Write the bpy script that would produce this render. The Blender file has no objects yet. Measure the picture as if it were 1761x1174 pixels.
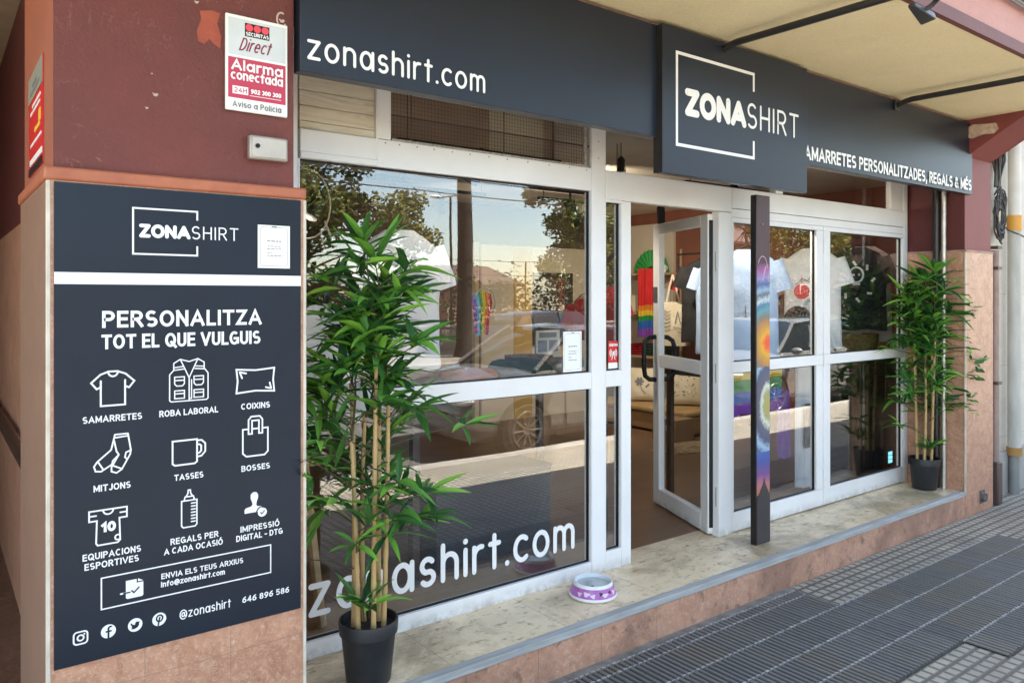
import bpy, math, random
from mathutils import Vector, Matrix
random.seed(7)
R = math.radians
S = bpy.context.scene
COL = S.collection

# ------------------------------------------------------------------ camera
cd = bpy.data.cameras.new('camera')
cd.sensor_width = 36.0
cd.lens = 1319 / 1761 * 36
cd.shift_y = -77 / 1761
cd.clip_start = 0.05
cd.clip_end = 2000
cam = bpy.data.objects.new('camera', cd)
COL.objects.link(cam)
cam.location = (0, 0, 1.7)
cam.rotation_euler = (R(90), 0, R(52.8 - 90))
S.camera = cam

# ------------------------------------------------------------------ sky, sun, exposure
SUN_DIR = Vector((1.3, 1.0, 2.88)).normalized()
W = bpy.data.worlds.new('World')
S.world = W
W.use_nodes = True
nt = W.node_tree
sky = nt.nodes.new('ShaderNodeTexSky')
sky.sky_type = 'NISHITA'
sky.sun_disc = False
sky.sun_elevation = math.asin(SUN_DIR.z)
sky.sun_rotation = math.atan2(SUN_DIR.x, SUN_DIR.y)
sky.air_density = 0.75
sky.ozone_density = 0.45
sky.dust_density = 1.0
wb = nt.nodes.new('ShaderNodeMix')          # white balance of the photograph: open shade rendered neutral
wb.data_type = 'RGBA'
wb.blend_type = 'MULTIPLY'
wb.inputs[0].default_value = 1.0
wb.inputs[7].default_value = (1.11, 1.0, 0.82, 1)
nt.links.new(sky.outputs[0], wb.inputs[6])
nt.links.new(wb.outputs[2], nt.nodes['Background'].inputs[0])
nt.nodes['Background'].inputs[1].default_value = 0.13
sl = bpy.data.lights.new('sun', 'SUN')
sl.energy = 5.0
sl.angle = R(0.5)
sl.color = (1.0, 0.94, 0.84)
so = bpy.data.objects.new('sun', sl)
COL.objects.link(so)
so.location = SUN_DIR * 40
so.rotation_euler = SUN_DIR.to_track_quat('Z', 'Y').to_euler()
S.view_settings.view_transform = 'Standard'
S.view_settings.look = 'None'
S.view_settings.exposure = 3.08
S.view_settings.gamma = 1.0
S.cycles.max_bounces = 12
S.cycles.transparent_max_bounces = 24
S.cycles.diffuse_bounces = 5
S.cycles.caustics_reflective = False
S.cycles.caustics_refractive = False

# ------------------------------------------------------------------ materials
def new_mat(name):
    m = bpy.data.materials.new(name)
    m.use_nodes = True
    return m, m.node_tree, m.node_tree.nodes['Principled BSDF']

def N(t, kind, **kw):
    n = t.nodes.new(kind)
    for k, v in kw.items():
        if k.startswith('_'):
            setattr(n, k[1:], v)
        else:
            n.inputs[k.replace('_', ' ')].default_value = v
    return n

def rgba(c):
    return (c[0], c[1], c[2], 1)

def mathn(t, op, a, b=None, c=None):
    n = t.nodes.new('ShaderNodeMath')
    n.operation = op
    for i, v in enumerate((a, b, c)):
        if v is None: continue
        if isinstance(v, (int, float)): n.inputs[i].default_value = v
        else: t.links.new(v, n.inputs[i])
    return n.outputs[0]

def mixc(t, fac, a, b):
    n = t.nodes.new('ShaderNodeMix')
    n.data_type = 'RGBA'
    for s, v in ((n.inputs[0], fac), (n.inputs[6], a), (n.inputs[7], b)):
        if isinstance(v, (int, float)): s.default_value = v
        elif isinstance(v, tuple): s.default_value = rgba(v)
        else: t.links.new(v, s)
    return n.outputs[2]

def ramp(t, fac, stops, interp='LINEAR'):
    n = t.nodes.new('ShaderNodeValToRGB')
    n.color_ramp.interpolation = interp
    e = n.color_ramp.elements
    while len(e) < len(stops): e.new(0.5)
    for el, (p, c) in zip(e, stops):
        el.position = p
        el.color = rgba(c) if isinstance(c, tuple) else (c, c, c, 1)
    t.links.new(fac, n.inputs[0])
    return n.outputs[0]

def noise(t, vec, scale, detail=4, rough=0.55, dist=0.0):
    n = N(t, 'ShaderNodeTexNoise', Scale=scale, Detail=detail, Roughness=rough, Distortion=dist)
    t.links.new(vec, n.inputs['Vector'])
    return n.outputs['Fac']

def coords(t, scale=None):
    o = t.nodes.new('ShaderNodeTexCoord').outputs['Object']
    if scale:
        m = t.nodes.new('ShaderNodeMapping')
        m.inputs['Scale'].default_value = scale
        t.links.new(o, m.inputs['Vector'])
        return m.outputs[0]
    return o

def add_bump(t, b, h, strength, dist=0.01):
    n = t.nodes.new('ShaderNodeBump')
    n.inputs['Strength'].default_value = strength
    n.inputs['Distance'].default_value = dist
    t.links.new(h, n.inputs['Height'])
    t.links.new(n.outputs[0], b.inputs['Normal'])

def plain(name, c, rough=0.6, c2=None, scale=6.0, bump=0.0, bscale=80.0, metallic=0.0, spec=0.5, stretch=None, coat=0.0):
    """one base colour broken up by a second one through noise, with optional fine bump"""
    m, t, b = new_mat(name)
    b.inputs['Roughness'].default_value = rough
    b.inputs['Metallic'].default_value = metallic
    b.inputs['Specular IOR Level'].default_value = spec
    b.inputs['Coat Weight'].default_value = coat
    v = coords(t, stretch)
    if c2 is None: c2 = tuple(x * 0.86 for x in c)
    f = ramp(t, noise(t, v, scale, 5), [(0.35, 0.0), (0.65, 1.0)])
    t.links.new(mixc(t, f, c, c2), b.inputs['Base Color'])
    if bump: add_bump(t, b, noise(t, v, bscale, 3), bump)
    return m

def marble(name, a, b_, vein, scale=7.0, rough=0.35, joint=None, jcol=(0.3, 0.24, 0.2), stain=None, stretch=(1, 1, 1), veinamt=0.6):
    m, t, b = new_mat(name)
    v = coords(t, stretch)
    n1 = noise(t, v, scale, 9, 0.68, 1.2)
    c = mixc(t, ramp(t, n1, [(0.32, 0.0), (0.68, 1.0)]), a, b_)
    n2 = noise(t, v, scale * 1.7, 7, 0.6, 2.5)
    vn = mathn(t, 'ABSOLUTE', mathn(t, 'SUBTRACT', n2, 0.5))
    vf = mathn(t, 'MULTIPLY', ramp(t, vn, [(0.0, 1.0), (0.025, 0.0)]), veinamt)
    c = mixc(t, vf, c, vein)
    n3 = noise(t, v, scale * 9, 4, 0.7)
    c = mixc(t, mathn(t, 'MULTIPLY', ramp(t, n3, [(0.54, 0.0), (0.70, 1.0)]), 0.5), c, vein)
    if stain:
        sn = noise(t, coords(t), 2.3, 6, 0.65, 0.6)
        c = mixc(t, mathn(t, 'MULTIPLY', ramp(t, sn, [(0.46, 0.0), (0.62, 1.0)]), 0.62), c, stain)
        sp = noise(t, coords(t, (1, 2.2, 1)), 17, 4, 0.65)
        c = mixc(t, mathn(t, 'MULTIPLY', ramp(t, sp, [(0.56, 0.0), (0.68, 1.0)]), 0.7), c, tuple(q * .75 for q in stain))
    if joint:
        x = t.nodes.new('ShaderNodeSeparateXYZ')
        t.links.new(coords(t), x.inputs[0])
        jf = None
        for ax, period, off, wd in joint:
            fr = mathn(t, 'FRACT', mathn(t, 'DIVIDE', mathn(t, 'ADD', x.outputs[ax], off + 50 * period), period))
            l = mathn(t, 'LESS_THAN', fr, wd / period)
            jf = l if jf is None else mathn(t, 'MAXIMUM', jf, l)
        c = mixc(t, mathn(t, 'MULTIPLY', jf, 0.75), c, jcol)
    t.links.new(c, b.inputs['Base Color'])
    b.inputs['Roughness'].default_value = rough
    add_bump(t, b, n3, 0.08, 0.004)
    return m

def plaster(name, c1, c2, scr, bump=0.5, scratch=True):
    m, t, b = new_mat(name)
    v = coords(t)
    c = mixc(t, ramp(t, noise(t, v, 2.2, 6, 0.6), [(0.35, 0.0), (0.7, 1.0)]), c1, c2)
    if scratch:
        f1 = ramp(t, noise(t, v, 75, 3, 0.75), [(0.7, 0.0), (0.76, 1.0)])
        f2 = ramp(t, noise(t, v, 4.2, 4, 0.6), [(0.5, 0.0), (0.72, 1.0)])
        c = mixc(t, mathn(t, 'MULTIPLY', mathn(t, 'MULTIPLY', f1, f2), 0.6), c, scr)
        n2 = noise(t, coords(t, (1.0, 1.0, 0.45)), 5.5, 6, 0.6, 2.0)
        ln = ramp(t, mathn(t, 'ABSOLUTE', mathn(t, 'SUBTRACT', n2, 0.5)), [(0.0, 1.0), (0.006, 0.0)])
        c = mixc(t, mathn(t, 'MULTIPLY', mathn(t, 'MULTIPLY', ln, f2), 0.5), c, scr)
    sk_ = ramp(t, noise(t, v, 55, 4, 0.7), [(0.35, 0.0), (0.7, 1.0)])
    c = mixc(t, mathn(t, 'MULTIPLY', sk_, 0.22), c, tuple(q * .55 for q in c1))
    sm_ = ramp(t, noise(t, v, 3.1, 7, 0.7, 0.8), [(0.56, 0.0), (0.74, 1.0)])
    c = mixc(t, mathn(t, 'MULTIPLY', sm_, 0.22), c, tuple(q * .6 for q in c1))
    t.links.new(c, b.inputs['Base Color'])
    b.inputs['Roughness'].default_value = 0.62
    h = noise(t, v, 90, 4, 0.6)
    add_bump(t, b, h, bump, 0.012)
    return m

def fabric(name, c, c2=None):
    return plain(name, c, 0.85, c2, 9, 0.06, 260, spec=0.2)

M = {}
M['red'] = plaster('red_plaster', (0.165, 0.038, 0.031), (0.115, 0.029, 0.024), (0.5, 0.36, 0.33))
M['red_smooth_lit'] = plaster('lit_red_paint', (0.23, 0.052, 0.045), (0.19, 0.042, 0.038), (0.5, 0.4, 0.35), 0.15, False)  # smoother right pillar red, brightened in the colour because its front is lit
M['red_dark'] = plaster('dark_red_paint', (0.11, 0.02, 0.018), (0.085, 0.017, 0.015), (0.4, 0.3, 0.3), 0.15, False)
M['orange'] = plaster('orange_plaster', (0.34, 0.10, 0.05), (0.28, 0.08, 0.04), (0.5, 0.3, 0.2), 0.3, False)
M['terracotta'] = plain('terracotta_trim', (0.42, 0.135, 0.065), 0.5, (0.34, 0.10, 0.05), 12, 0.1, 60)
M['pink'] = plaster('pink_render', (0.52, 0.24, 0.18), (0.45, 0.20, 0.15), (0.6, 0.4, 0.3), 0.25, False)
M['soffit'] = plaster('cream_soffit', (0.92, 0.79, 0.50), (0.86, 0.72, 0.44), (0.5, 0.35, 0.2), 0.3, False)
M['clad'] = marble('pink_marble_cladding', (0.55, 0.29, 0.18), (0.33, 0.145, 0.085), (0.70, 0.50, 0.39), 7.5, 0.38,
                   [(0, 0.262, 0.0, 0.002), (2, 0.62, 0.1, 0.002)], (0.22, 0.14, 0.10), veinamt=0.35)
M['riser'] = marble('rose_riser_tile', (0.55, 0.30, 0.195), (0.41, 0.205, 0.13), (0.68, 0.50, 0.40), 6.5, 0.32,
                    [(0, 0.378, 0.05, 0.0028)], (0.14, 0.09, 0.075), stain=(0.22, 0.12, 0.085), veinamt=0.4)
M['sill'] = marble('cream_marble_sill', (0.85, 0.69, 0.47), (0.69, 0.53, 0.33), (0.86, 0.74, 0.55), 5.5, 0.36,
                   [(0, 0.62, -0.18, 0.0022)], (0.13, 0.10, 0.07), stain=(0.21, 0.15, 0.075), veinamt=0.35)
M['edge'] = plain('grey_aluminium_edge', (0.42, 0.42, 0.41), 0.6, (0.30, 0.30, 0.29), 14, 0.1, 40, metallic=0.0, spec=0.3, stretch=(0.3, 3, 3))
M['cream_trim'] = plain('cream_corner_trim', (0.66, 0.60, 0.50), 0.45, (0.5, 0.43, 0.34), 9)
def white_paint():
    m, t, b = new_mat('white_lacquered_aluminium')
    v = coords(t)
    c = mixc(t, ramp(t, noise(t, v, 3, 5), [(0.3, 0.0), (0.75, 1.0)]), (0.80, 0.79, 0.79), (0.73, 0.715, 0.71))
    d = ramp(t, noise(t, v, 38, 5, 0.7), [(0.66, 0.0), (0.74, 1.0)])
    c = mixc(t, mathn(t, 'MULTIPLY', d, 0.35), c, (0.42, 0.38, 0.33))
    x = t.nodes.new('ShaderNodeSeparateXYZ')
    t.links.new(v, x.inputs[0])
    low = ramp(t, x.outputs[2], [(0.0, 1.0), (0.06, 0.0)])
    g = mathn(t, 'MULTIPLY', low, ramp(t, noise(t, v, 17, 5, 0.7), [(0.38, 0.0), (0.62, 1.0)]))
    c = mixc(t, mathn(t, 'MULTIPLY', g, 0.7), c, (0.34, 0.29, 0.22))
    t.links.new(c, b.inputs['Base Color'])
    b.inputs['Roughness'].default_value = 0.33
    return m
M['white'] = white_paint()
M['navy'] = plain('navy_sign_board', (0.015, 0.020, 0.033), 0.36, (0.013, 0.018, 0.029), 3, 0.0, spec=0.36)
M['panel'] = plain('navy_vinyl_panel', (0.008, 0.016, 0.030), 0.34, (0.007, 0.013, 0.025), 4, 0.03, 12, spec=0.28)
M['lettering'] = plain('white_vinyl', (0.82, 0.82, 0.82), 0.4, (0.78, 0.78, 0.78))
M['black'] = plain('black_plastic', (0.010, 0.010, 0.011), 0.45, (0.014, 0.014, 0.015), 20, 0.05, 120, spec=0.25)
M['black_metal'] = plain('black_painted_metal', (0.012, 0.011, 0.011), 0.4, (0.02, 0.018, 0.017), 14)
M['steel'] = plain('brushed_steel', (0.55, 0.53, 0.48), 0.38, (0.42, 0.40, 0.36), 20, metallic=0.7)
M['maroon'] = plain('maroon_metal', (0.060, 0.020, 0.026), 0.45, (0.045, 0.016, 0.02), 8, stretch=(8, 8, 0.4))
M['pot'] = plain('black_nursery_pot', (0.012, 0.013, 0.015), 0.5, (0.02, 0.021, 0.024), 18, 0.06, 60)
M['soil'] = plain('dark_soil', (0.03, 0.022, 0.015), 0.95, (0.012, 0.009, 0.006), 40, 0.8, 60)
M['paper'] = plain('white_paper', (0.82, 0.82, 0.80), 0.6, (0.79, 0.79, 0.77))
M['ink'] = plain('grey_ink', (0.16, 0.16, 0.17), 0.6)
M['sign_red'] = plain('crimson_print', (0.50, 0.03, 0.075), 0.35, (0.46, 0.03, 0.07))
M['sign_grey'] = plain('pale_grey_print', (0.62, 0.66, 0.67), 0.35)
M['bright_red'] = plain('bright_red_print', (0.62, 0.02, 0.02), 0.4)
M['rail'] = plain('dark_wood_rail', (0.035, 0.02, 0.013), 0.4)
M['wire_cream'] = plain('cream_cord', (0.62, 0.52, 0.36), 0.7)

def glass_mat(name, tint=(0.985, 0.99, 0.985), base=0.072, gain=0.08):
    m, t, b = new_mat(name)
    t.nodes.remove(b)
    out = t.nodes['Material Output']
    tr = N(t, 'ShaderNodeBsdfTransparent', Color=rgba(tint))
    gl = N(t, 'ShaderNodeBsdfGlossy', Color=(1, 1, 1, 1), Roughness=0.0)
    v = coords(t)
    bm = t.nodes.new('ShaderNodeBump')
    bm.inputs['Strength'].default_value = 0.008
    bm.inputs['Distance'].default_value = 0.05
    t.links.new(noise(t, v, 2.6, 1, 0.4), bm.inputs['Height'])
    t.links.new(bm.outputs[0], gl.inputs['Normal'])
    fr = N(t, 'ShaderNodeFresnel', IOR=1.5)
    fac = mathn(t, 'MINIMUM', mathn(t, 'MULTIPLY_ADD', fr.outputs[0], gain, base), 0.9)
    mx = t.nodes.new('ShaderNodeMixShader')
    t.links.new(fac, mx.inputs[0])
    t.links.new(tr.outputs[0], mx.inputs[1])
    t.links.new(gl.outputs[0], mx.inputs[2])
    t.links.new(mx.outputs[0], out.inputs[0])
    return m
M['glass'] = glass_mat('shop_window_glass')

# ------------------------------------------------------------------ mesh builder
def world_loc(o):
    v = Vector((0, 0, 0))
    while o:
        v += o.location
        o = o.parent
    return v

class MB:
    def __init__(s): s.v = []; s.f = []; s.m = []
    def add(s, vs, fs, mi=0):
        o = len(s.v)
        s.v += [tuple(v) for v in vs]
        s.f += [tuple(i + o for i in f) for f in fs]
        s.m += [mi] * len(fs)
        return s
    def box(s, x0, x1, y0, y1, z0, z1, mi=0):
        vs = [(x0, y0, z0), (x1, y0, z0), (x1, y1, z0), (x0, y1, z0), (x0, y0, z1), (x1, y0, z1), (x1, y1, z1), (x0, y1, z1)]
        return s.add(vs, [(3, 2, 1, 0), (4, 5, 6, 7), (0, 1, 5, 4), (1, 2, 6, 5), (2, 3, 7, 6), (3, 0, 4, 7)], mi)
    def quad(s, a, b, c, d, mi=0): return s.add([a, b, c, d], [(0, 1, 2, 3)], mi)
    def prism(s, poly, axis, a, b, mi=0):
        """polygon in the two other axes, extruded along axis from a to b"""
        def P(p, k):
            return {0: (k, p[0], p[1]), 1: (p[0], k, p[1]), 2: (p[0], p[1], k)}[axis]
        n = len(poly)
        vs = [P(p, a) for p in poly] + [P(p, b) for p in poly]
        fs = [tuple(range(n)), tuple(range(2 * n - 1, n - 1, -1))] + [(i, (i + 1) % n, n + (i + 1) % n, n + i) for i in range(n)]
        return s.add(vs, fs, mi)
    def tube(s, pts, r, n=8, mi=0, cap=True, flat=1.0):
        pts = [Vector(p) for p in pts]
        rs = r if isinstance(r, (list, tuple)) else [r] * len(pts)
        vs = []; fs = []
        up = None
        for i, p in enumerate(pts):
            d = (pts[min(i + 1, len(pts) - 1)] - pts[max(i - 1, 0)]).normalized()
            if up is None: up = Vector((0, 0, 1)) if abs(d.z) < 0.9 else Vector((0, 1, 0))
            a = d.cross(up)
            if a.length < 1e-4: a = d.orthogonal()
            a.normalize()
            b = a.cross(d).normalized()
            up = b
            for k in range(n):
                t = 2 * math.pi * k / n
                vs.append(p + (a * math.cos(t) + b * math.sin(t) * flat) * rs[i])
        for i in range(len(pts) - 1):
            for k in range(n):
                fs.append((i * n + k, i * n + (k + 1) % n, (i + 1) * n + (k + 1) % n, (i + 1) * n + k))
        if cap:
            fs.append(tuple(range(n - 1, -1, -1)))
            fs.append(tuple((len(pts) - 1) * n + k for k in range(n)))
        return s.add(vs, fs, mi)
    def lathe(s, prof, cx, cy, n=40, mi=0, closed=False):
        vs = []; fs = []
        for r, z in prof:
            for k in range(n):
                t = 2 * math.pi * k / n
                vs.append((cx + r * math.cos(t), cy + r * math.sin(t), z))
        L = len(prof)
        for i in range(L if closed else L - 1):
            j = (i + 1) % L
            for k in range(n):
                fs.append((i * n + k, i * n + (k + 1) % n, j * n + (k + 1) % n, j * n + k))
        return s.add(vs, fs, mi)
    def ball(s, c, r, n=14, mi=0):
        rx, ry, rz = (r, r, r) if isinstance(r, (int, float)) else r
        vs = []; fs = []
        h = n // 2
        for i in range(h + 1):
            ph = math.pi * i / h
            for k in range(n):
                t = 2 * math.pi * k / n
                vs.append((c[0] + rx * math.sin(ph) * math.cos(t), c[1] + ry * math.sin(ph) * math.sin(t), c[2] + rz * math.cos(ph)))
        for i in range(h):
            for k in range(n):
                fs.append((i * n + k, (i + 1) * n + k, (i + 1) * n + (k + 1) % n, i * n + (k + 1) % n))
        return s.add(vs, fs, mi)
    def loft(s, rings, mi=0, caps=True, closed=True):
        n = len(rings[0]); vs = [p for r in rings for p in r]; fs = []
        for i in range(len(rings) - 1):
            for k in range(n if closed else n - 1):
                fs.append((i * n + k, i * n + (k + 1) % n, (i + 1) * n + (k + 1) % n, (i + 1) * n + k))
        if caps and closed:
            fs.append(tuple(range(n - 1, -1, -1)))
            fs.append(tuple((len(rings) - 1) * n + k for k in range(n)))
        return s.add(vs, fs, mi)
    def build(s, name, mats, parent=None, loc=None, bevel=0.0, smooth=35):
        if not isinstance(mats, (list, tuple)): mats = [mats]
        org = world_loc(parent) if parent else Vector(loc or (0, 0, 0))
        me = bpy.data.meshes.new(name)
        me.from_pydata([(v[0] - org.x, v[1] - org.y, v[2] - org.z) for v in s.v], [], s.f)
        for m in mats: me.materials.append(M[m] if isinstance(m, str) else m)
        me.polygons.foreach_set('material_index', s.m)
        if smooth:
            me.polygons.foreach_set('use_smooth', [True] * len(s.f))
            me.set_sharp_from_angle(angle=R(smooth))
        me.update()
        o = bpy.data.objects.new(name, me)
        COL.objects.link(o)
        if parent: o.parent = parent
        else: o.location = org
        if bevel:
            b = o.modifiers.new('bevel', 'BEVEL')
            b.width = bevel; b.segments = 2; b.limit_method = 'ANGLE'; b.angle_limit = R(50)
        return o

def tag(o, label=None, cat=None, group=None, kind=None):
    if label: o['label'] = label
    if cat: o['category'] = cat
    if group: o['group'] = group
    if kind: o['kind'] = kind
    return o

def thing(name, label, cat, loc=(0, 0, 0), group=None):
    o = bpy.data.objects.new(name, None)
    o.empty_display_size = 0.1
    COL.objects.link(o)
    o.location = loc
    return tag(o, label, cat, group)

def dup(o, parent=None):
    c = o.copy()
    COL.objects.link(c)
    c.parent = parent
    for ch in list(o.children): dup(ch, c)
    return c

def box(*a): return MB().box(*a)

# ------------------------------------------------------------------ stroke lettering
def arc(cx, cy, rx, ry, a0, a1, n=12):
    return [(cx + rx * math.cos(R(a0 + (a1 - a0) * i / n)), cy + ry * math.sin(R(a0 + (a1 - a0) * i / n))) for i in range(n + 1)]

def S_(w, h, y=0.0):
    c = w / 2
    return arc(c, y + h * 0.735, c * 0.94, h * 0.265, 38, 250, 12) + arc(c, y + h * 0.255, c, h * 0.255, 70, -142, 12)

_P = [(0, 0), (0, 1), (.3, 1)] + arc(.3, .74, .27, .26, 90, -90, 8)[1:] + [(0, .48)]
GL = {
 'A': (.78, [[(0, 0), (.39, 1), (.78, 0)], [(.13, .3), (.65, .3)]]),
 'B': (.6, [[(0, 0), (0, 1), (.32, 1)] + arc(.32, .765, .24, .235, 90, -90, 8)[1:] + [(0, .53)], [(.3, .53), (.34, .53)] + arc(.34, .265, .27, .265, 90, -90, 8)[1:] + [(0, 0)]]),
 'C': (.68, [arc(.36, .5, .36, .5, 48, 312, 20)]),
 'D': (.64, [[(0, 0), (0, 1), (.26, 1)] + arc(.26, .5, .38, .5, 90, -90, 14)[1:] + [(0, 0)]]),
 'E': (.5, [[(.5, 1), (0, 1), (0, 0), (.5, 0)], [(0, .52), (.45, .52)]]),
 'G': (.72, [arc(.37, .5, .37, .5, 48, 330, 20), [(.42, .46), (.72, .46), (.72, .08)]]),
 'H': (.62, [[(0, 0), (0, 1)], [(.62, 0), (.62, 1)], [(0, .52), (.62, .52)]]),
 'I': (.0, [[(0, 0), (0, 1)]]),
 'J': (.42, [[(.42, 1), (.42, .27)] + arc(.21, .27, .21, .27, 0, -170, 8)[1:]]),
 'L': (.46, [[(0, 1), (0, 0), (.46, 0)]]),
 'M': (.8, [[(0, 0), (0, 1), (.4, .2), (.8, 1), (.8, 0)]]),
 'N': (.62, [[(0, 0), (0, 1), (.62, 0), (.62, 1)]]),
 'O': (.76, [arc(.38, .5, .38, .5, 0, 360, 28)]),
 'P': (.57, [_P]),
 'Q': (.78, [arc(.38, .5, .38, .5, 0, 360, 28), [(.46, .30), (.84, -.10)]]),
 'R': (.6, [_P, [(.3, .48), (.6, 0)]]),
 'S': (.58, [S_(.58, 1)]),
 'T': (.64, [[(0, 1), (.64, 1)], [(.32, 1), (.32, 0)]]),
 'U': (.6, [[(0, 1), (0, .3)] + arc(.3, .3, .3, .3, 180, 360, 12)[1:] + [(.6, 1)]]),
 'V': (.74, [[(0, 1), (.37, 0), (.74, 1)]]),
 'X': (.68, [[(0, 0), (.68, 1)], [(0, 1), (.68, 0)]]),
 'Z': (.58, [[(0, 1), (.58, 1), (0, 0), (.58, 0)]]),
 '&': (.74, [[(.74, 0), (.2, .66), (.16, .8), (.22, .94), (.34, 1), (.46, .94), (.49, .8), (.4, .66), (.12, .46), (.0, .27), (.07, .08), (.26, 0), (.46, .06), (.6, .24), (.68, .46)]]),
 '0': (.56, [arc(.28, .5, .28, .5, 0, 360, 22)]),
 '1': (.26, [[(0, .76), (.24, 1), (.24, 0)]]),
 '2': (.54, [arc(.27, .72, .27, .28, 165, -35, 10) + [(0, 0), (.54, 0)]]),
 '3': (.54, [arc(.26, .75, .25, .25, 150, -90, 10), arc(.26, .26, .28, .26, 90, -150, 10)]),
 '4': (.6, [[(.45, 0), (.45, 1), (0, .28), (.6, .28)]]),
 '5': (.54, [[(.5, 1), (.08, 1), (.04, .54)] + arc(.26, .31, .28, .31, 130, -150, 12)]),
 '6': (.56, [arc(.28, .3, .28, .3, 0, 360, 18), [(.0, .33), (.07, .66), (.25, .9), (.47, 1)]]),
 '8': (.56, [arc(.28, .76, .24, .24, 0, 360, 16), arc(.28, .26, .28, .26, 0, 360, 16)]),
 '9': (.56, [arc(.28, .7, .28, .3, 0, 360, 18), [(.56, .67), (.49, .34), (.31, .1), (.09, 0)]]),
 '-': (.34, [[(0, .45), (.34, .45)]]), ',': (.06, [[(.05, .04), (0, -.2)]]), '.': (.0, [[(0, .02)]]),
 '@': (1.0, [arc(.5, .4, .5, .55, -40, 300, 24), arc(.47, .4, .2, .24, 0, 360, 14), [(.68, .62), (.68, .28), (.78, .18), (.9, .22)]]),
 'a': (.62, [arc(.28, .36, .28, .36, 0, 360, 20), [(.62, .74), (.62, -.02)]]),
 'c': (.5, [arc(.3, .36, .3, .36, 52, 308, 16)]),
 'd': (.58, [arc(.29, .36, .29, .36, 0, 360, 20), [(.58, 1), (.58, 0)]]),
 'e': (.58, [[(.03, .38), (.57, .38)] + arc(.29, .36, .29, .36, 4, 310, 18)[1:]]),
 'f': (.36, [[(.13, 0), (.13, .8)] + arc(.3, .8, .17, .2, 180, 80, 5)[1:], [(0, .68), (.32, .68)]]),
 'h': (.52, [[(0, 0), (0, 1)], arc(.26, .46, .26, .26, 180, 0, 12) + [(.52, 0)]]),
 'i': (.0, [[(0, 0), (0, .72)], [(0, .98)]]),
 'l': (.0, [[(0, 0), (0, 1)]]),
 'm': (.84, [[(0, 0), (0, .72)], arc(.21, .5, .21, .22, 180, 0, 10) + [(.42, 0)], arc(.63, .5, .21, .22, 180, 0, 10) + [(.84, 0)]]),
 'n': (.52, [[(0, 0), (0, .72)], arc(.26, .46, .26, .26, 180, 0, 12) + [(.52, 0)]]),
 'o': (.6, [arc(.3, .36, .3, .36, 0, 360, 22)]),
 'r': (.3, [[(0, 0), (0, .72)], arc(.27, .44, .27, .28, 180, 80, 7)]),
 's': (.44, [S_(.44, .72)]),
 't': (.36, [[(.17, .96), (.17, 0)], [(0, .72), (.36, .72)]]),
 'v': (.5, [[(0, .72), (.25, 0), (.5, .72)]]),
 'z': (.5, [[(0, .72), (.5, .72), (0, 0), (.5, 0)]]),
}
GL['É'] = (.5, GL['E'][1] + [[(.2, 1.2), (.34, 1.36)]])
GL['Ó'] = (.76, GL['O'][1] + [[(.34, 1.2), (.48, 1.36)]])

def stroke(mb, pts, w, put, rnd=False, mi=0, sq=(0, 0)):
    """flat ribbon of width w along pts; put(x, z, k) gives the 3-D point"""
    P = [Vector(p) for p in pts]
    Q = [P[0]]
    for p in P[1:]:
        if (p - Q[-1]).length > 1e-6: Q.append(p)
    P = Q
    mb._k = getattr(mb, '_k', 0) + 1
    k = mb._k
    hw = w / 2
    if len(P) == 1:
        n = 14
        mb.add([put(P[0].x + hw * 1.12 * math.cos(2 * math.pi * i / n), P[0].y + hw * 1.12 * math.sin(2 * math.pi * i / n), k) for i in range(n)], [tuple(range(n))], mi)
        return
    closed = (P[0] - P[-1]).length < 1e-5 and len(P) > 3
    if closed: P = P[:-1]
    n = len(P)
    if not closed:
        if sq[0]: P[0] = P[0] - (P[1] - P[0]).normalized() * hw * sq[0]
        if sq[1]: P[-1] = P[-1] + (P[-1] - P[-2]).normalized() * hw * sq[1]
        sq = (0, 0) if n < 3 else sq
    if not closed:
        for i in range(1, n - 1):
            a = (P[i] - P[i - 1]).normalized(); b = (P[i + 1] - P[i]).normalized()
            if a.dot(b) < -0.8 or (rnd and a.dot(b) < -0.45):
                sq = (0, 0)
                e1 = a * hw * (0.0 if rnd else 1.0); e2 = b * hw * (0.0 if rnd else 1.0)
                stroke(mb, [tuple(q) for q in P[:i]] + [tuple(P[i] + e1)], w, put, rnd, mi, (sq[0], 0))
                stroke(mb, [tuple(P[i] - e2)] + [tuple(q) for q in P[i + 1:]], w, put, rnd, mi, (0, sq[1]))
                return
    Lp = []; Rp = []
    for i in range(n):
        if closed: a = P[i] - P[i - 1]; b = P[(i + 1) % n] - P[i]
        else:
            a = P[i] - P[i - 1] if i else P[1] - P[0]
            b = P[i + 1] - P[i] if i < n - 1 else a
        a = a.normalized(); b = b.normalized()
        na = Vector((-a.y, a.x)); nb = Vector((-b.y, b.x))
        m = (na + nb)
        if m.length < 1e-6: m = na
        m.normalize()
        d = hw / max(m.dot(na), 0.42)
        d = min(d, hw * 2.0)
        Lp.append(P[i] + m * d); Rp.append(P[i] - m * d)
    vs = []; fs = []
    for l, r in zip(Lp, Rp): vs += [put(l.x, l.y, k), put(r.x, r.y, k)]
    for i in range(n if closed else n - 1):
        j = (i + 1) % n
        fs.append((2 * i, 2 * i + 1, 2 * j + 1, 2 * j))
    if rnd and not closed:
        for e, d in ((0, P[0] - P[1]), (n - 1, P[-1] - P[-2])):
            a0 = math.atan2(d.y, d.x)
            o = len(vs)
            vs += [put(P[e].x + hw * math.cos(a0 + R(t)), P[e].y + hw * math.sin(a0 + R(t)), k) for t in range(-90, 91, 22)]
            fs.append(tuple(range(o, len(vs))))
    mb.add(vs, fs, mi)

def frontal(y, step=0.00012):
    return lambda x, z, k: (x, y - step * k, z)

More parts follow.
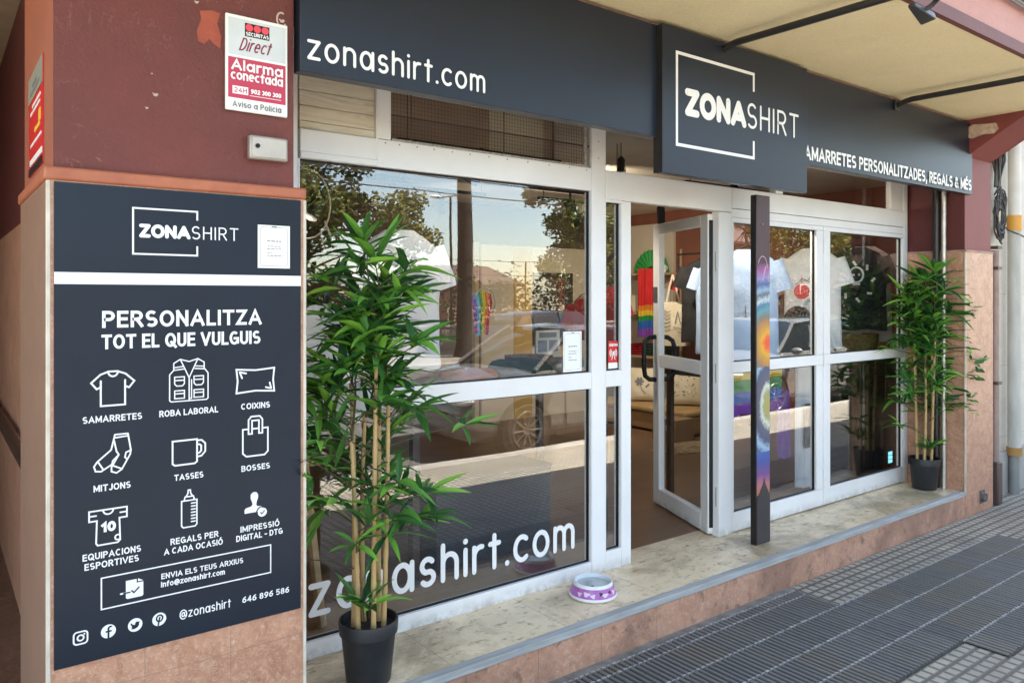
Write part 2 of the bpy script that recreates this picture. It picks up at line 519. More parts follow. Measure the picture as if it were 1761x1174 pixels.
def text(mb, s, x0, x1, z0, h, y, w=0.16, rnd=False, gap=0.30, slant=0.0, mi=0, put=None, wscale=None):
    """lettering on a plane facing -Y, fitted from x0 to x1, cap height h"""
    put = put or frontal(y)
    tot = 0; first = True
    for ch in s:
        if ch == ' ': tot += 0.42; continue
        tot += GL[ch][0] + (gap + w * 0.55)
    tot -= gap + w * 0.55
    sx = (x1 - x0 - w * h) / tot
    cx = x0 + w * h / 2
    sz = h - w * h
    for ch in s:
        if ch == ' ': cx += 0.42 * sx; continue
        gw, st = GL[ch]
        for line in st:
            stroke(mb, [(cx + p[0] * sx + slant * p[1] * h, z0 + w * h / 2 + p[1] * sz) for p in line], w * h, put, rnd, mi, (0, 0) if rnd else tuple(0 if (len(line) > 9 and abs(q[1] - round(q[1])) > .02) else 1 for q in (line[0], line[-1])))
        cx += (gw + gap + w * 0.55) * sx
    return mb

# ================================================================== GROUND
def panot_mat(name, a, b_, tile=0.2, cells=3, dark=(0.09, 0.08, 0.07)):
    m, t, b = new_mat(name)
    x = t.nodes.new('ShaderNodeSeparateXYZ')
    v = coords(t)
    t.links.new(v, x.inputs[0])
    cell = tile / cells
    def groove(o, period, wd):
        fr = mathn(t, 'FRACT', mathn(t, 'DIVIDE', mathn(t, 'ADD', o, 100 * period), period))
        d = mathn(t, 'ABSOLUTE', mathn(t, 'SUBTRACT', fr, 0.5))
        return ramp(t, d, [(0.5 - wd / period * 1.6, 0.0), (0.5 - wd / period * 0.5, 1.0)])
    g = mathn(t, 'MAXIMUM', groove(x.outputs[0], cell, 0.009), groove(x.outputs[1], cell, 0.009))
    wn = t.nodes.new('ShaderNodeTexWhiteNoise')
    wn.noise_dimensions = '2D'
    cb = t.nodes.new('ShaderNodeCombineXYZ')
    for i in (0, 1):
        t.links.new(mathn(t, 'FLOOR', mathn(t, 'DIVIDE', mathn(t, 'ADD', x.outputs[i], 100 * tile), tile)), cb.inputs[i])
    t.links.new(cb.outputs[0], wn.inputs['Vector'])
    wc = t.nodes.new('ShaderNodeTexWhiteNoise')
    wc.noise_dimensions = '2D'
    cc = t.nodes.new('ShaderNodeCombineXYZ')
    for i in (0, 1):
        t.links.new(mathn(t, 'FLOOR', mathn(t, 'DIVIDE', mathn(t, 'ADD', x.outputs[i], 100 * tile), cell)), cc.inputs[i])
    t.links.new(cc.outputs[0], wc.inputs['Vector'])
    f = mathn(t, 'ADD', mathn(t, 'MULTIPLY', wn.outputs[0], 0.6), mathn(t, 'MULTIPLY', wc.outputs[0], 0.4))
    c = mixc(t, f, a, b_)
    c = mixc(t, mathn(t, 'MULTIPLY', ramp(t, noise(t, v, 1.7, 6, 0.65), [(0.45, 0.0), (0.7, 1.0)]), 0.5), c, (0.13, 0.12, 0.105))
    c = mixc(t, mathn(t, 'MULTIPLY', noise(t, v, 90, 3), 0.3), c, (0.1, 0.1, 0.09))
    c = mixc(t, mathn(t, 'MULTIPLY', g, 0.85), c, dark)
    t.links.new(c, b.inputs['Base Color'])
    b.inputs['Roughness'].default_value = 0.75
    add_bump(t, b, mathn(t, 'SUBTRACT', mathn(t, 'MULTIPLY', noise(t, v, 120, 3), 0.15), g), 0.8, 0.006)
    return m
M['panot'] = panot_mat('beige_paving', (0.46, 0.41, 0.32), (0.36, 0.33, 0.27))
M['panot_old'] = panot_mat('worn_grey_paving', (0.44, 0.40, 0.32), (0.29, 0.265, 0.215), dark=(0.06, 0.055, 0.05))
def rib_mat(name):
    m, t, b = new_mat(name)
    v = coords(t)
    x = t.nodes.new('ShaderNodeSeparateXYZ')
    t.links.new(v, x.inputs[0])
    wn = t.nodes.new('ShaderNodeTexWhiteNoise')
    wn.noise_dimensions = '2D'
    cb = t.nodes.new('ShaderNodeCombineXYZ')
    for i, off in ((0, 50.0), (1, 50.14)):
        t.links.new(mathn(t, 'FLOOR', mathn(t, 'DIVIDE', mathn(t, 'ADD', x.outputs[i], off), 0.2)), cb.inputs[i])
    t.links.new(cb.outputs[0], wn.inputs['Vector'])
    c = ramp(t, wn.outputs[0], [(0.0, (0.115, 0.109, 0.105)), (0.45, (0.145, 0.136, 0.130)), (0.7, (0.135, 0.125, 0.108)), (0.9, (0.150, 0.130, 0.108)), (1.0, (0.165, 0.157, 0.152))])
    c = mixc(t, mathn(t, 'MULTIPLY', ramp(t, noise(t, v, 7, 5, 0.65), [(0.45, 0.0), (0.75, 1.0)]), 0.5), c, (0.17, 0.165, 0.155))
    c = mixc(t, mathn(t, 'MULTIPLY', ramp(t, noise(t, v, 70, 3, 0.7), [(0.62, 0.0), (0.72, 1.0)]), 0.4), c, (0.3, 0.29, 0.28))
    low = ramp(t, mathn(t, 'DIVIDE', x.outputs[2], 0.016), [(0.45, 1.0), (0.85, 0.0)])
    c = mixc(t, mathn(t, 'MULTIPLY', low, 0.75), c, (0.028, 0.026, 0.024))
    t.links.new(c, b.inputs['Base Color'])
    b.inputs['Roughness'].default_value = 0.6
    add_bump(t, b, noise(t, v, 200, 3), 0.25, 0.003)
    return m
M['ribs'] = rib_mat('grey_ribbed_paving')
M['cement'] = plain('pale_cement_joint', (0.42, 0.41, 0.40), 0.8, (0.27, 0.26, 0.25), 30, 0.5, 90)
M['grime'] = plain('grey_cement_strip', (0.23, 0.22, 0.195), 0.85, (0.13, 0.12, 0.10), 12, 0.5, 60)
M['asphalt'] = plain('asphalt', (0.085, 0.082, 0.078), 0.85, (0.115, 0.11, 0.105), 3, 0.4, 180)
M['kerbstone'] = plain('grey_kerb_stone', (0.36, 0.34, 0.31), 0.75, (0.28, 0.265, 0.24), 6, 0.3, 60)
M['earth'] = plain('dry_earth', (0.26, 0.21, 0.14), 0.95, (0.18, 0.15, 0.09), 1.4, 0.4, 20)
M['tile_brown'] = marble('brown_passage_tile', (0.15, 0.085, 0.05), (0.10, 0.055, 0.033), (0.25, 0.17, 0.12), 3, 0.35,
                         [(0, 0.33, 0, 0.003), (1, 0.33, 0, 0.003)], (0.06, 0.045, 0.035))

def sheet(name, x0, x1, y0, y1, z, m, kind='structure'):
    return tag(MB().quad((x0, y0, z), (x1, y0, z), (x1, y1, z), (x0, y1, z)).build(name, m), kind=kind)
sheet('terrain', -400, 400, -400, 400, -0.16, 'earth')
tag(box(-60, 90, -10.6, -0.62, -0.158, -0.12).build('road', 'asphalt'), kind='structure')
tag(box(-60, 90, -0.42, 14, -0.155, 0.0).build('pavement', 'panot'), kind='structure')
tag(box(-60, 90, -0.62, -0.422, -0.155, 0.004).build('kerb', 'kerbstone', bevel=0.02), kind='structure')
tag(box(-60, 90, -10.8, -10.602, -0.155, 0.004).build('kerb', 'kerbstone', bevel=0.02), kind='structure')
tag(box(-60, 90, -14.0, -10.802, -0.155, 0.0).build('pavement', 'panot'), kind='structure')
# worn patch of square paving against the step and beyond the right pillar
sheet('worn_paving', 3.98, 12, 2.255, 2.575, 0.0045, 'panot_old')
sheet('worn_paving', 6.05, 14, 1.9, 2.255, 0.0045, 'panot_old')
sheet('cement_strip', -3, 3.98, 2.50, 2.60, 0.0055, 'grime')
# ribbed tiles: real ribs running away from the street, rows 20 cm deep
rb = MB()
def rib_row(y0, y1, x0, x1):
    n = int((x1 - x0) / 0.0333)
    a, b = y0 + 0.006, y1 - 0.006
    for i in range(n):
        x = x0 + i * 0.0333
        if random.random() < 0.0008: continue
        h = 0.0150 + random.uniform(-0.0014, 0.0012)
        j = random.uniform(-0.002, 0.002)
        p = [(x, 0.006), (x + 0.005, h), (x + 0.0195, h), (x + 0.0245, 0.006)]
        vs = [(q[0], a + j, q[1]) for q in p] + [(q[0], b + j, q[1]) for q in p]
        rb.add(vs, [(0, 1, 5, 4), (1, 2, 6, 5), (2, 3, 7, 6), (0, 3, 2, 1), (4, 5, 6, 7)], 0)
        # worn cement knob in the joint
        k = random.uniform(0.6, 1.25)
        xx = x + random.uniform(0.0, 0.004)
        rb.box(xx, xx + 0.0215, y1 - 0.006 * k, y1 + 0.006 * k, 0.004, 0.0125 + random.uniform(0, 0.003), 1)
    rb.quad((x0, y0, 0.0062), (x1, y0, 0.0062), (x1, y1, 0.0062), (x0, y1, 0.0062), 0)
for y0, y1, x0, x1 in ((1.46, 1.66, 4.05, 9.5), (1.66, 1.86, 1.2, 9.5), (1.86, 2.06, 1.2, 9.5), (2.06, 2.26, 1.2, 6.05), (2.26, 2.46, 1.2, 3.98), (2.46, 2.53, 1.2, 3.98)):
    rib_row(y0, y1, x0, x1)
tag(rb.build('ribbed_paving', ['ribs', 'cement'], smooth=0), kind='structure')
# fallen dry leaf on the ribs
lf = MB()
lf.add([(0, 0, 0), (.02, .012, .006), (.045, .004, .004), (.05, .02, .010), (.03, .03, .012), (.02, .045, .006), (.008, .028, .010)], [tuple(range(7))])
lf.v = [(p[0] + 2.27, p[1] + 2.36, p[2] + 0.0145) for p in lf.v]
lf.add([(a[0], a[1], a[2] - 0.001) for a in lf.v], [tuple(range(6, -1, -1))])
tag(lf.build('dry_leaf', plain('dry_leaf', (0.42, 0.33, 0.18)), loc=(2.29, 2.38, 0.014)), 'curled tan dry leaf lying on the ribbed grey paving by the step', 'leaf')

# ================================================================== SHOP BUILDING
B = thing('shop_building', 'red and stone corner building with cream soffit housing a clothes shop', 'building', (0.27, 2.6, 0))
# left pillar
p = MB().box(0.288, 1.016, 2.606, 3.45, 2.08, 3.06, 0)
p.m = [0, 0, 0, 0, 0, 1]
pil = p.build('pillar', ['red', 'orange'], B)
box(0.27, 1.054, 2.59, 3.39, 0.0, 2.04).build('stone_cladding', 'clad', pil)
MB().box(0.262, 1.056, 2.582, 3.40, 2.04, 2.080).build('moulding', 'terracotta', pil, bevel=0.008)
for xa in (0.268, 1.044):
    MB().box(xa, xa + 0.012, 2.5865, 2.60, 0.0, 2.039).build('corner_trim', 'cream_trim', pil, bevel=0.003)
# peeled paint patch
pk = MB()
pts = [(.70, 2.63), (.705, 2.605), (.69, 2.56), (.695, 2.53), (.715, 2.525), (.73, 2.545), (.745, 2.53), (.765, 2.52), (.768, 2.56), (.755, 2.60), (.765, 2.635), (.74, 2.64)]
pk.add([(a, 2.6045, z) for a, z in pts], [tuple(range(len(pts)))])
pk.build('paint_patch', plain('orange_red_patch', (0.36, 0.075, 0.035), 0.6, (0.30, 0.06, 0.03), 20, 0.3, 60), pil)
M['bare_plaster'] = plain('bare_plaster', (0.55, 0.42, 0.36), 0.8)
for (cx_, cz_, r) in ((.565, 2.335, .010), (.972, 2.655, .012), (.69, 2.655, .008), (.54, 2.29, .006), (.555, 2.40, .004)):
    dm = MB(); a0 = random.random()
    dm.add([(cx_ + r * (0.7 + 0.4 * math.sin(3 * t + a0)) * math.cos(t), 2.6043, cz_ + 1.2 * r * (0.7 + 0.4 * math.cos(2 * t)) * math.sin(t)) for t in [k * 0.524 for k in range(12)]], [tuple(range(12))])
    dm.build('plaster_chip', 'bare_plaster', pil)
dm = MB(); stroke(dm, arc(.972, 2.66, .016, .024, 60, 330, 14), 0.006, frontal(2.604)); dm.build('plaster_chip', 'bare_plaster', pil)
# right pillar
p = MB().box(6.362, 6.838, 2.602, 3.09, 2.06, 3.06, 0)
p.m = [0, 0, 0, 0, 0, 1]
pr = p.build('pillar', ['red_smooth_lit', 'red_dark'], B)
box(6.35, 6.85, 2.59, 3.09, 0.0, 2.045).build('stone_cladding', 'clad', pr)
box(6.347, 6.853, 2.586, 3.088, 2.045, 2.062).build('moulding', plain('dusty_ledge', (0.42, 0.25, 0.2), 0.7, (0.3, 0.18, 0.14), 12), pr)
box(6.342, 6.354, 2.5865, 2.60, 0.2, 2.044).build('corner_trim', 'cream_trim', pr, bevel=0.003)
# corbel under the canopy at the right pillar
MB().prism([(2.601, 2.78), (2.601, 3.059), (2.05, 3.059), (2.05, 3.035), (2.20, 3.03)], 0, 6.37, 6.83).build('corbel', 'red_smooth_lit', B, bevel=0.004)
bp = MB()
bp.prism([(2.59, 2.955), (2.575, 3.0), (2.54, 3.015), (2.46, 3.005), (2.385, 3.0), (2.37, 2.955), (2.40, 2.925), (2.47, 2.93), (2.55, 2.91), (2.585, 2.92)], 0, 6.355, 6.372)
bp.build('broken_plaster', plain('broken_plaster', (0.62, 0.50, 0.40), 0.9, (0.42, 0.28, 0.21), 25, 0.8, 50), B)
# canopy: slab with cream soffit, red edge, pink parapet
cpy = box(-3, 7.05, 1.72, 2.62, 3.06, 3.2).build('canopy', 'soffit', B)
box(-3, 7.07, 1.69, 1.72, 3.055, 3.118).build('canopy_edge', plain('maroon_edge_band', (0.15, 0.042, 0.028), 0.6, (0.12, 0.034, 0.024), 7, 0.1), cpy)
MB().box(-3, 7.06, 1.70, 1.7195, 3.119, 3.2005).box(-3, 7.06, 1.70, 1.80, 3.201, 3.75).build('parapet', 'pink', cpy)
box(-3, 14, 2.62, 2.9, 3.2, 6.2).build('upper_wall', 'pink', B)
box(1.017, 6.361, 2.64, 3.3, 2.80, 3.06).build('lintel', 'red_dark', B)
# passage at the left
pw = MB().box(0.39, 1.0, 3.452, 9.0, 2.09, 3.3, 0).build('passage_wall', 'red_dark', B)
box(0.385, 1.0, 3.452, 9.0, 0.0, 2.09).build('stone_cladding', 'clad', pw)
hr = MB().tube([(0.335, 3.5, 0.97), (0.335, 8.9, 0.97)], 0.028, 10)
for yy in (3.9, 5.2, 6.5, 7.8): hr.tube([(0.335, yy, 0.95), (0.385, yy, 0.92)], 0.01, 6)
hr.build('handrail', 'rail', pw)
box(-1.9, 0.39, 9.0, 9.2, 0, 3.3).build('passage_wall', 'clad', B)
box(-2.2, -1.9, 4.7, 9.2, 0, 3.3).build('passage_wall', 'clad', B)  # unseen side wall, shortened to control the light in the passage
box(-2.2, 0.39, 2.62, 9.0, 3.3, 3.42).build('passage_ceiling', plain('passage_ceiling', (0.52, 0.42, 0.28), 0.8), B)
MB().quad((-2.2, 2.62, 0.004), (0.385, 2.62, 0.004), (0.385, 9.0, 0.004), (-2.2, 9.0, 0.004)).build('passage_floor', 'tile_brown', B)
# step in front of the shop
st = box(1.055, 6.349, 2.592, 3.2, 0.0, 0.168).build('step', 'riser', B)
box(1.055, 6.349, 2.634, 3.2, 0.168, 0.2).build('sill', 'sill', st)
MB().box(1.055, 6.349, 2.586, 2.6335, 0.1685, 0.2015).build('step_edge', 'edge', st, bevel=0.003)
# drain spout at the foot of the right pillar
sp = MB().tube([(6.64, 2.591, 0.115), (6.64, 2.56, 0.115)], 0.033, 16, cap=False)
sp.tube([(6.64, 2.562, 0.115), (6.64, 2.585, 0.115)], 0.027, 16)
sp.box(6.60, 6.68, 2.583, 2.592, 0.07, 0.17)
sp.build('drain_spout', plain('old_zinc', (0.13, 0.13, 0.125), 0.5, metallic=0.3), B)

# shop interior shell
M['laminate'] = None
def laminate():
    m, t, b = new_mat('oak_laminate_floor')
    v = coords(t)
    br = N(t, 'ShaderNodeTexBrick', Scale=1.0)
    br.inputs['Brick Width'].default_value = 1.2
    br.inputs['Row Height'].default_value = 0.19
    br.inputs['Mortar Size'].default_value = 0.002
    br.inputs['Color1'].default_value = (0.24, 0.145, 0.085, 1)
    br.inputs['Color2'].default_value = (0.17, 0.10, 0.058, 1)
    br.inputs['Mortar'].default_value = (0.05, 0.03, 0.02, 1)
    t.links.new(v, br.inputs['Vector'])
    g = noise(t, coords(t, (1.2, 22, 1)), 3, 6, 0.6, 0.6)
    c = mixc(t, mathn(t, 'MULTIPLY', g, 0.55), br.outputs['Color'], (0.10, 0.055, 0.03))
    t.links.new(c, b.inputs['Base Color'])
    b.inputs['Roughness'].default_value = 0.38
    return m
M['laminate'] = laminate()
M['wall_cream'] = plain('cream_wall_paint', (0.62, 0.54, 0.41), 0.8, (0.56, 0.48, 0.36), 1.5, 0.05, 60)
M['ceiling'] = plain('cream_ceiling_paint', (0.80, 0.72, 0.60), 0.85, (0.6, 0.52, 0.41), 1.2)
M['wall_umber'] = plain('umber_wall_paint', (0.10, 0.065, 0.045), 0.8, (0.075, 0.05, 0.035), 1.5)
M['wall_brick'] = plain('russet_wall_paint', (0.24, 0.085, 0.05), 0.7, (0.19, 0.065, 0.04), 2, 0.1, 40)
box(1.0, 7.6, 3.2, 7.5, 0.02, 0.2).build('shop_floor', 'laminate', B)
box(1.0, 7.6, 3.301, 7.5, 2.80, 3.06).build('shop_ceiling', 'ceiling', B)
box(1.0, 7.7, 7.5, 7.65, 0.0, 3.0).build('shop_wall', 'wall_umber', B)
box(5.22, 7.0, 7.475, 7.5, 0.2, 2.32).build('wall_panel', 'wall_cream', B)
box(7.6, 7.75, 3.095, 7.5, 0.0, 3.0).build('shop_wall', 'wall_brick', B)
box(0.99, 1.05, 3.2, 7.5, 0.2, 2.8).build('shop_wall', 'wall_cream', B)
box(6.36, 7.599, 3.095, 3.13, 0.2005, 2.799).build('shop_wall', 'wall_umber', B)
# beam across the ceiling, seen through the transom
box(1.05, 7.6, 5.2, 5.4, 2.66, 2.80).build('ceiling_beam', 'ceiling', B)
# cream and yellow panels on the walls
box(7.555, 7.6, 6.55, 7.3, 0.2, 2.65).build('wall_panel', 'wall_cream', B)
box(5.70, 5.98, 7.462, 7.4745, 0.2, 2.3).build('wall_panel', plain('ochre_panel', (0.55, 0.36, 0.10), 0.7), B)
box(5.1, 5.16, 7.44, 7.5, 0.2, 2.34).build('wall_panel', plain('beige_post', (0.5, 0.4, 0.26), 0.7), B)

# ================================================================== SHOPFRONT
F = thing('shopfront', 'white aluminium shop window frame with large panes above the marble sill', 'shopfront', (1.07, 3.03, 0.2))
Y0, Y1 = 3.03, 3.085
fr = MB()
BEV = 0.004
def bar(mb, x0, x1, z0, z1, y0=Y0, y1=Y1): mb.box(x0, x1, y0, y1, z0, z1)
g = MB()
bar(g, 1.056, 1.20, .2, 2.62); bar(g, 1.2, 1.21, .27, 2.268)
g.build('post', 'white', F, bevel=BEV)
g = MB(); bar(g, 2.84, 2.946, .2, 2.62); g.build('post', 'white', F, bevel=BEV)
g = MB(); bar(g, 3.066, 3.141, .2, 2.232); g.build('door_jamb', 'white', F, bevel=BEV)
g = MB(); bar(g, 3.92, 4.05, .2, 2.232); g.build('door_jamb', 'white', F, bevel=BEV)
g = MB(); bar(g, 6.29, 6.349, .2, 2.62); bar(g, 6.10, 6.288, 2.392, 2.62, Y0 + .012, Y1); g.build('post', 'white', F, bevel=BEV)
g = MB(); bar(g, 1.21, 2.838, 2.268, 2.392); g.build('head_rail', 'white', F, bevel=BEV)
g = MB(); bar(g, 2.948, 4.05, 2.234, 2.392); g.build('head_rail', 'white', F, bevel=BEV)
g = MB(); bar(g, 4.052, 6.288, 2.262, 2.392); bar(g, 4.052, 6.288, 2.205, 2.259, Y0 + .004); g.build('head_rail', 'white', F, bevel=BEV)
for a, b in ((4.53, 4.612),):
    g = MB(); bar(g, a, b, 2.394, 2.62, Y0 + .003); g.build('transom_post', 'white', F, bevel=BEV)
g = MB(); bar(g, 1.566, 1.63, 2.394, 2.62, Y0 + .003); g.build('transom_post', 'white', F, bevel=BEV)
g = MB(); bar(g, 1.056, 6.349, 2.622, 2.8, Y0 + .004); g.build('head_board', 'white', F)

def window(x0, x1, zb, z0, zm0, zm1, z1, zt, lx, rx, name='window'):
    """sash: outer x0..x1, glass lx..rx, bottom rail zb..z0, mid rail zm0..zm1, top rail z1..zt"""
    s = MB()
    s.box(x0, x1, Y0 + .002, Y1, zb, z0)
    s.box(x0, x1, Y0 + .002, Y1, zm0, zm1)
    if zt > z1: s.box(x0, x1, Y0 + .002, Y1, z1, zt)
    if lx > x0:
        s.box(x0, lx, Y0 + .003, Y1 - .001, z0, zm0); s.box(x0, lx, Y0 + .003, Y1 - .001, zm1, z1)
    if rx < x1:
        s.box(rx, x1, Y0 + .003, Y1 - .001, z0, zm0); s.box(rx, x1, Y0 + .003, Y1 - .001, zm1, z1)
    w = s.build(name, 'white', F, bevel=BEV)
    for a, b in ((z0, zm0), (zm1, z1)):
        gk = MB()
        for q in ((lx, lx + .006, a, b), (rx - .006, rx, a, b), (lx + .006, rx - .006, a, a + .006), (lx + .006, rx - .006, b - .006, b)):
            gk.box(q[0], q[1], 3.05, 3.066, q[2], q[3])
        gk.build('gasket', 'black', w)
        box(lx + .002, rx - .002, 3.056, 3.061, a + .002, b - .002).build('pane', 'glass', w)
    return w
wA = window(1.211, 2.839, .2, .272, 1.205, 1.293, 2.2675, 2.2675, 1.211, 2.836)
window(2.947, 3.065, .2, .306, 1.205, 1.293, 2.218, 2.233, 2.949, 3.062)
wB = window(4.051, 5.105, .205, .325, 1.212, 1.284, 2.172, 2.204, 4.075, 5.02)
wC = window(5.112, 6.289, .205, .325, 1.212, 1.284, 2.172, 2.204, 5.20, 6.272)
for zz in (0.42, 1.25, 2.06): MB().tube([(5.1085, 3.028, zz - .05), (5.1085, 3.028, zz + .05)], 0.007, 8).build('hinge', 'white', wC)
# transom: boarded slat panel, wire-mesh glass, clear panes
sl_ = MB()
for i in range(5):
    za = 2.30 + i * 0.064
    sl_.box(1.212, 1.564, 3.042 + .0005 * i, 3.06, za, za + 0.0625)
def slat_mat():
    m, t, b = new_mat('whitewashed_slats')
    v = coords(t, (1.0, 1, 9))
    c = ramp(t, noise(t, v, 3.2, 7, 0.65, 1.0), [(0.3, (0.42, 0.36, 0.27)), (0.5, (0.62, 0.55, 0.43)), (0.7, (0.70, 0.64, 0.54))])
    t.links.new(c, b.inputs['Base Color'])
    b.inputs['Roughness'].default_value = 0.55
    return m
M['slats'] = slat_mat()
sl_.build('slat_panel', 'slats', F, bevel=0.003)
g = MB(); bar(g, 1.2105, 1.5655, 2.27, 2.299, Y0 - .004, Y0 + .03); g.box(1.553, 1.5655, Y0 - .003, Y0 + .03, 2.2995, 2.62); g.build('panel_frame', 'white', F, bevel=0.004)
def clear_transom(x0, x1):
    t_ = box(x0 + .002, x1 - .002, 3.056, 3.061, 2.394, 2.62).build('transom_pane', 'glass', F)
    return t_
tm = clear_transom(1.632, 2.838)
clear_transom(2.948, 4.528)
clear_transom(4.614, 6.10)
wm = MB()
for i in range(67):
    x = 1.65 + i * 0.018
    wm.box(x, x + .0012, 3.0505, 3.0517, 2.40, 2.62)
for i in range(12):
    z = 2.405 + i * 0.018
    wm.box(1.64, 2.835, 3.0520, 3.0532, z, z + .0012)
wm.box(1.64, 2.835, 3.047, 3.0502, 2.505, 2.511); wm.box(1.735, 1.742, 3.0465, 3.0468, 2.40, 2.62); wm.box(2.26, 2.266, 3.0465, 3.0468, 2.40, 2.62)
wm.build('wire_mesh', plain('brown_wire', (0.06, 0.035, 0.025), 0.6), F)
fl = MB(); fl.box(1.634, 2.836, 3.034, 3.05, 2.392, 2.402); fl.box(2.79, 2.81, 3.034, 3.05, 2.402, 2.62)
fl.build('mesh_frame', plain('tarnished_metal_bead', (0.26, 0.22, 0.19), 0.45, (0.45, 0.42, 0.4), 60, 0.6, 90, metallic=0.3), F)
# brown duct board seen behind the mesh
box(2.30, 2.66, 3.222, 3.2295, 2.40, 2.66).build('reflection_board', 'wall_cream', F)  # added pale panel standing in for a bright reflection in the transom
box(1.64, 2.75, 3.23, 3.25, 2.40, 2.72).build('duct_board', plain('brown_duct_board', (0.55, 0.39, 0.29), 0.4, (.34, .23, .17), 2.2), F)
M['screw'] = plain('dull_screw', (0.25, 0.23, 0.2), 0.4, metallic=0.6)
for x, z in [(q, 2.377) for q in (1.6, 1.67, 1.76, 1.85, 1.95, 2.05, 2.16, 2.27, 2.40, 2.54, 2.68, 2.80)] + [(2.89, 2.45), (2.89, 2.54)]:
    MB().ball((x, 3.0305, z), (.004, .003, .004), 8).build('screw', 'screw', F)
# vinyl lettering on the big pane
text(MB(), 'zonashirt.com', 1.255, 2.735, 0.362, 0.185, 3.0552, 0.135, True, 0.27).build('lettering', 'lettering', wA)

# open door leaf
dl = MB()
L_ = 0.80
def dbox(x0, x1, z0, z1, y0=0.0, y1=0.045): return (x0, x1, y0, y1, z0, z1)
for q in (dbox(0, .095, .012, 2.02), dbox(L_ - .095, L_, .012, 2.02), dbox(.096, L_ - .096, .012, .125), dbox(.096, L_ - .096, 1.0, 1.085), dbox(.096, L_ - .096, 1.95, 2.02)):
    dl.box(*q)
ang = math.atan2(.74, .31)
DM = Matrix.Translation((3.93, 3.075, 0.2)) @ Matrix.Rotation(ang, 4, 'Z')
def at_door(mb): mb.v = [tuple(DM @ Vector(v)) for v in mb.v]; return mb
door = at_door(dl).build('door', 'white', F, bevel=BEV)
at_door(MB().box(.094, L_ - .094, .020, .025, .125, 1.0)).build('pane', 'glass', door)
at_door(MB().box(.094, L_ - .094, .020, .025, 1.085, 1.95)).build('pane', 'glass', door)
for sgn, y_ in ((1, .045), (-1, 0.0)):
    hy = y_ + sgn * 0.085
    pth = [(L_ - .045, y_, .90), (L_ - .045, y_ + sgn * .05, .905), (L_ - .05, hy, .93), (L_ - .06, hy + sgn * .012, .98), (L_ - .062, hy + sgn * .015, 1.05), (L_ - .06, hy + sgn * .012, 1.13), (L_ - .05, hy, 1.18), (L_ - .045, y_ + sgn * .05, 1.205), (L_ - .045, y_, 1.21)]
    at_door(MB().tube(pth, 0.017, 12)).build('handle', 'black', door)
lk = at_door(MB().box(L_ - .075, L_ - .025, .045, .055, 1.46, 1.57)); lk.build('lock_plate', plain('grey_lock', (0.11, 0.12, 0.13), 0.4), door)
M['worn_hinge'] = plain('worn_hinge', (0.5, 0.48, 0.45), 0.4, metallic=0.4)
for z in (.25, 1.02, 1.72): MB().tube([(3.925, 3.052, .2 + z - .06), (3.925, 3.052, .2 + z + .06)], 0.009, 10).build('hinge', 'worn_hinge', door)
# door edge seals (dark gap by the hinge)
at_door(MB().box(-.004, -.0005, .010, .035, .05, 1.98)).build('door_seal', 'black', door)

# ================================================================== SIGNS
# long fascia board
fs = thing('fascia_sign', 'long dark navy fascia board with white web address above the shop window', 'sign', (1.03, 2.57, 2.487))
MB().box(1.026, 6.42, 2.572, 2.63, 2.487, 3.035).build('board', 'navy', fs, bevel=0.002)
text(MB(), 'zonashirt.com', 1.052, 1.812, 2.531, 0.094, 2.5714, 0.125, True, 0.27).build('lettering', 'lettering', fs)
text(MB(), 'SAMARRETES PERSONALITZADES, REGALS & MÉS', 4.068, 6.385, 2.514, 0.082, 2.5714, 0.19, False, 0.22).build('lettering', 'lettering', fs)
# projecting logo box
lb = thing('logo_sign', 'square dark box sign with white framed logo standing proud of the fascia', 'sign', (3.47, 2.55, 2.305))
MB().box(2.848, 4.096, 2.536, 2.571, 2.306, 3.034).build('board', 'navy', lb, bevel=0.002)
box(2.852, 4.09, 2.571, 2.6, 2.31, 2.484).build('back_frame', 'black_metal', lb)
MB().box(2.845, 2.8476, 2.536, 2.571, 2.306, 3.034).build('side_panel', 'black_metal', lb)
mb = MB(); stroke(mb, [(3.58, 2.816), (3.58, 2.911), (2.951, 2.911), (2.951, 2.455), (3.58, 2.455), (3.58, 2.547)], 0.016, frontal(2.5352)); mb.build('logo_frame', 'lettering', lb)
text(MB(), 'ZONA', 3.012, 3.512, 2.607, 0.139, 2.5352, 0.27, True, 0.17).build('lettering', 'lettering', lb)
text(MB(), 'SHIRT', 3.522, 4.008, 2.612, 0.139, 2.5352, 0.105, True, 0.28).build('lettering', 'lettering', lb)

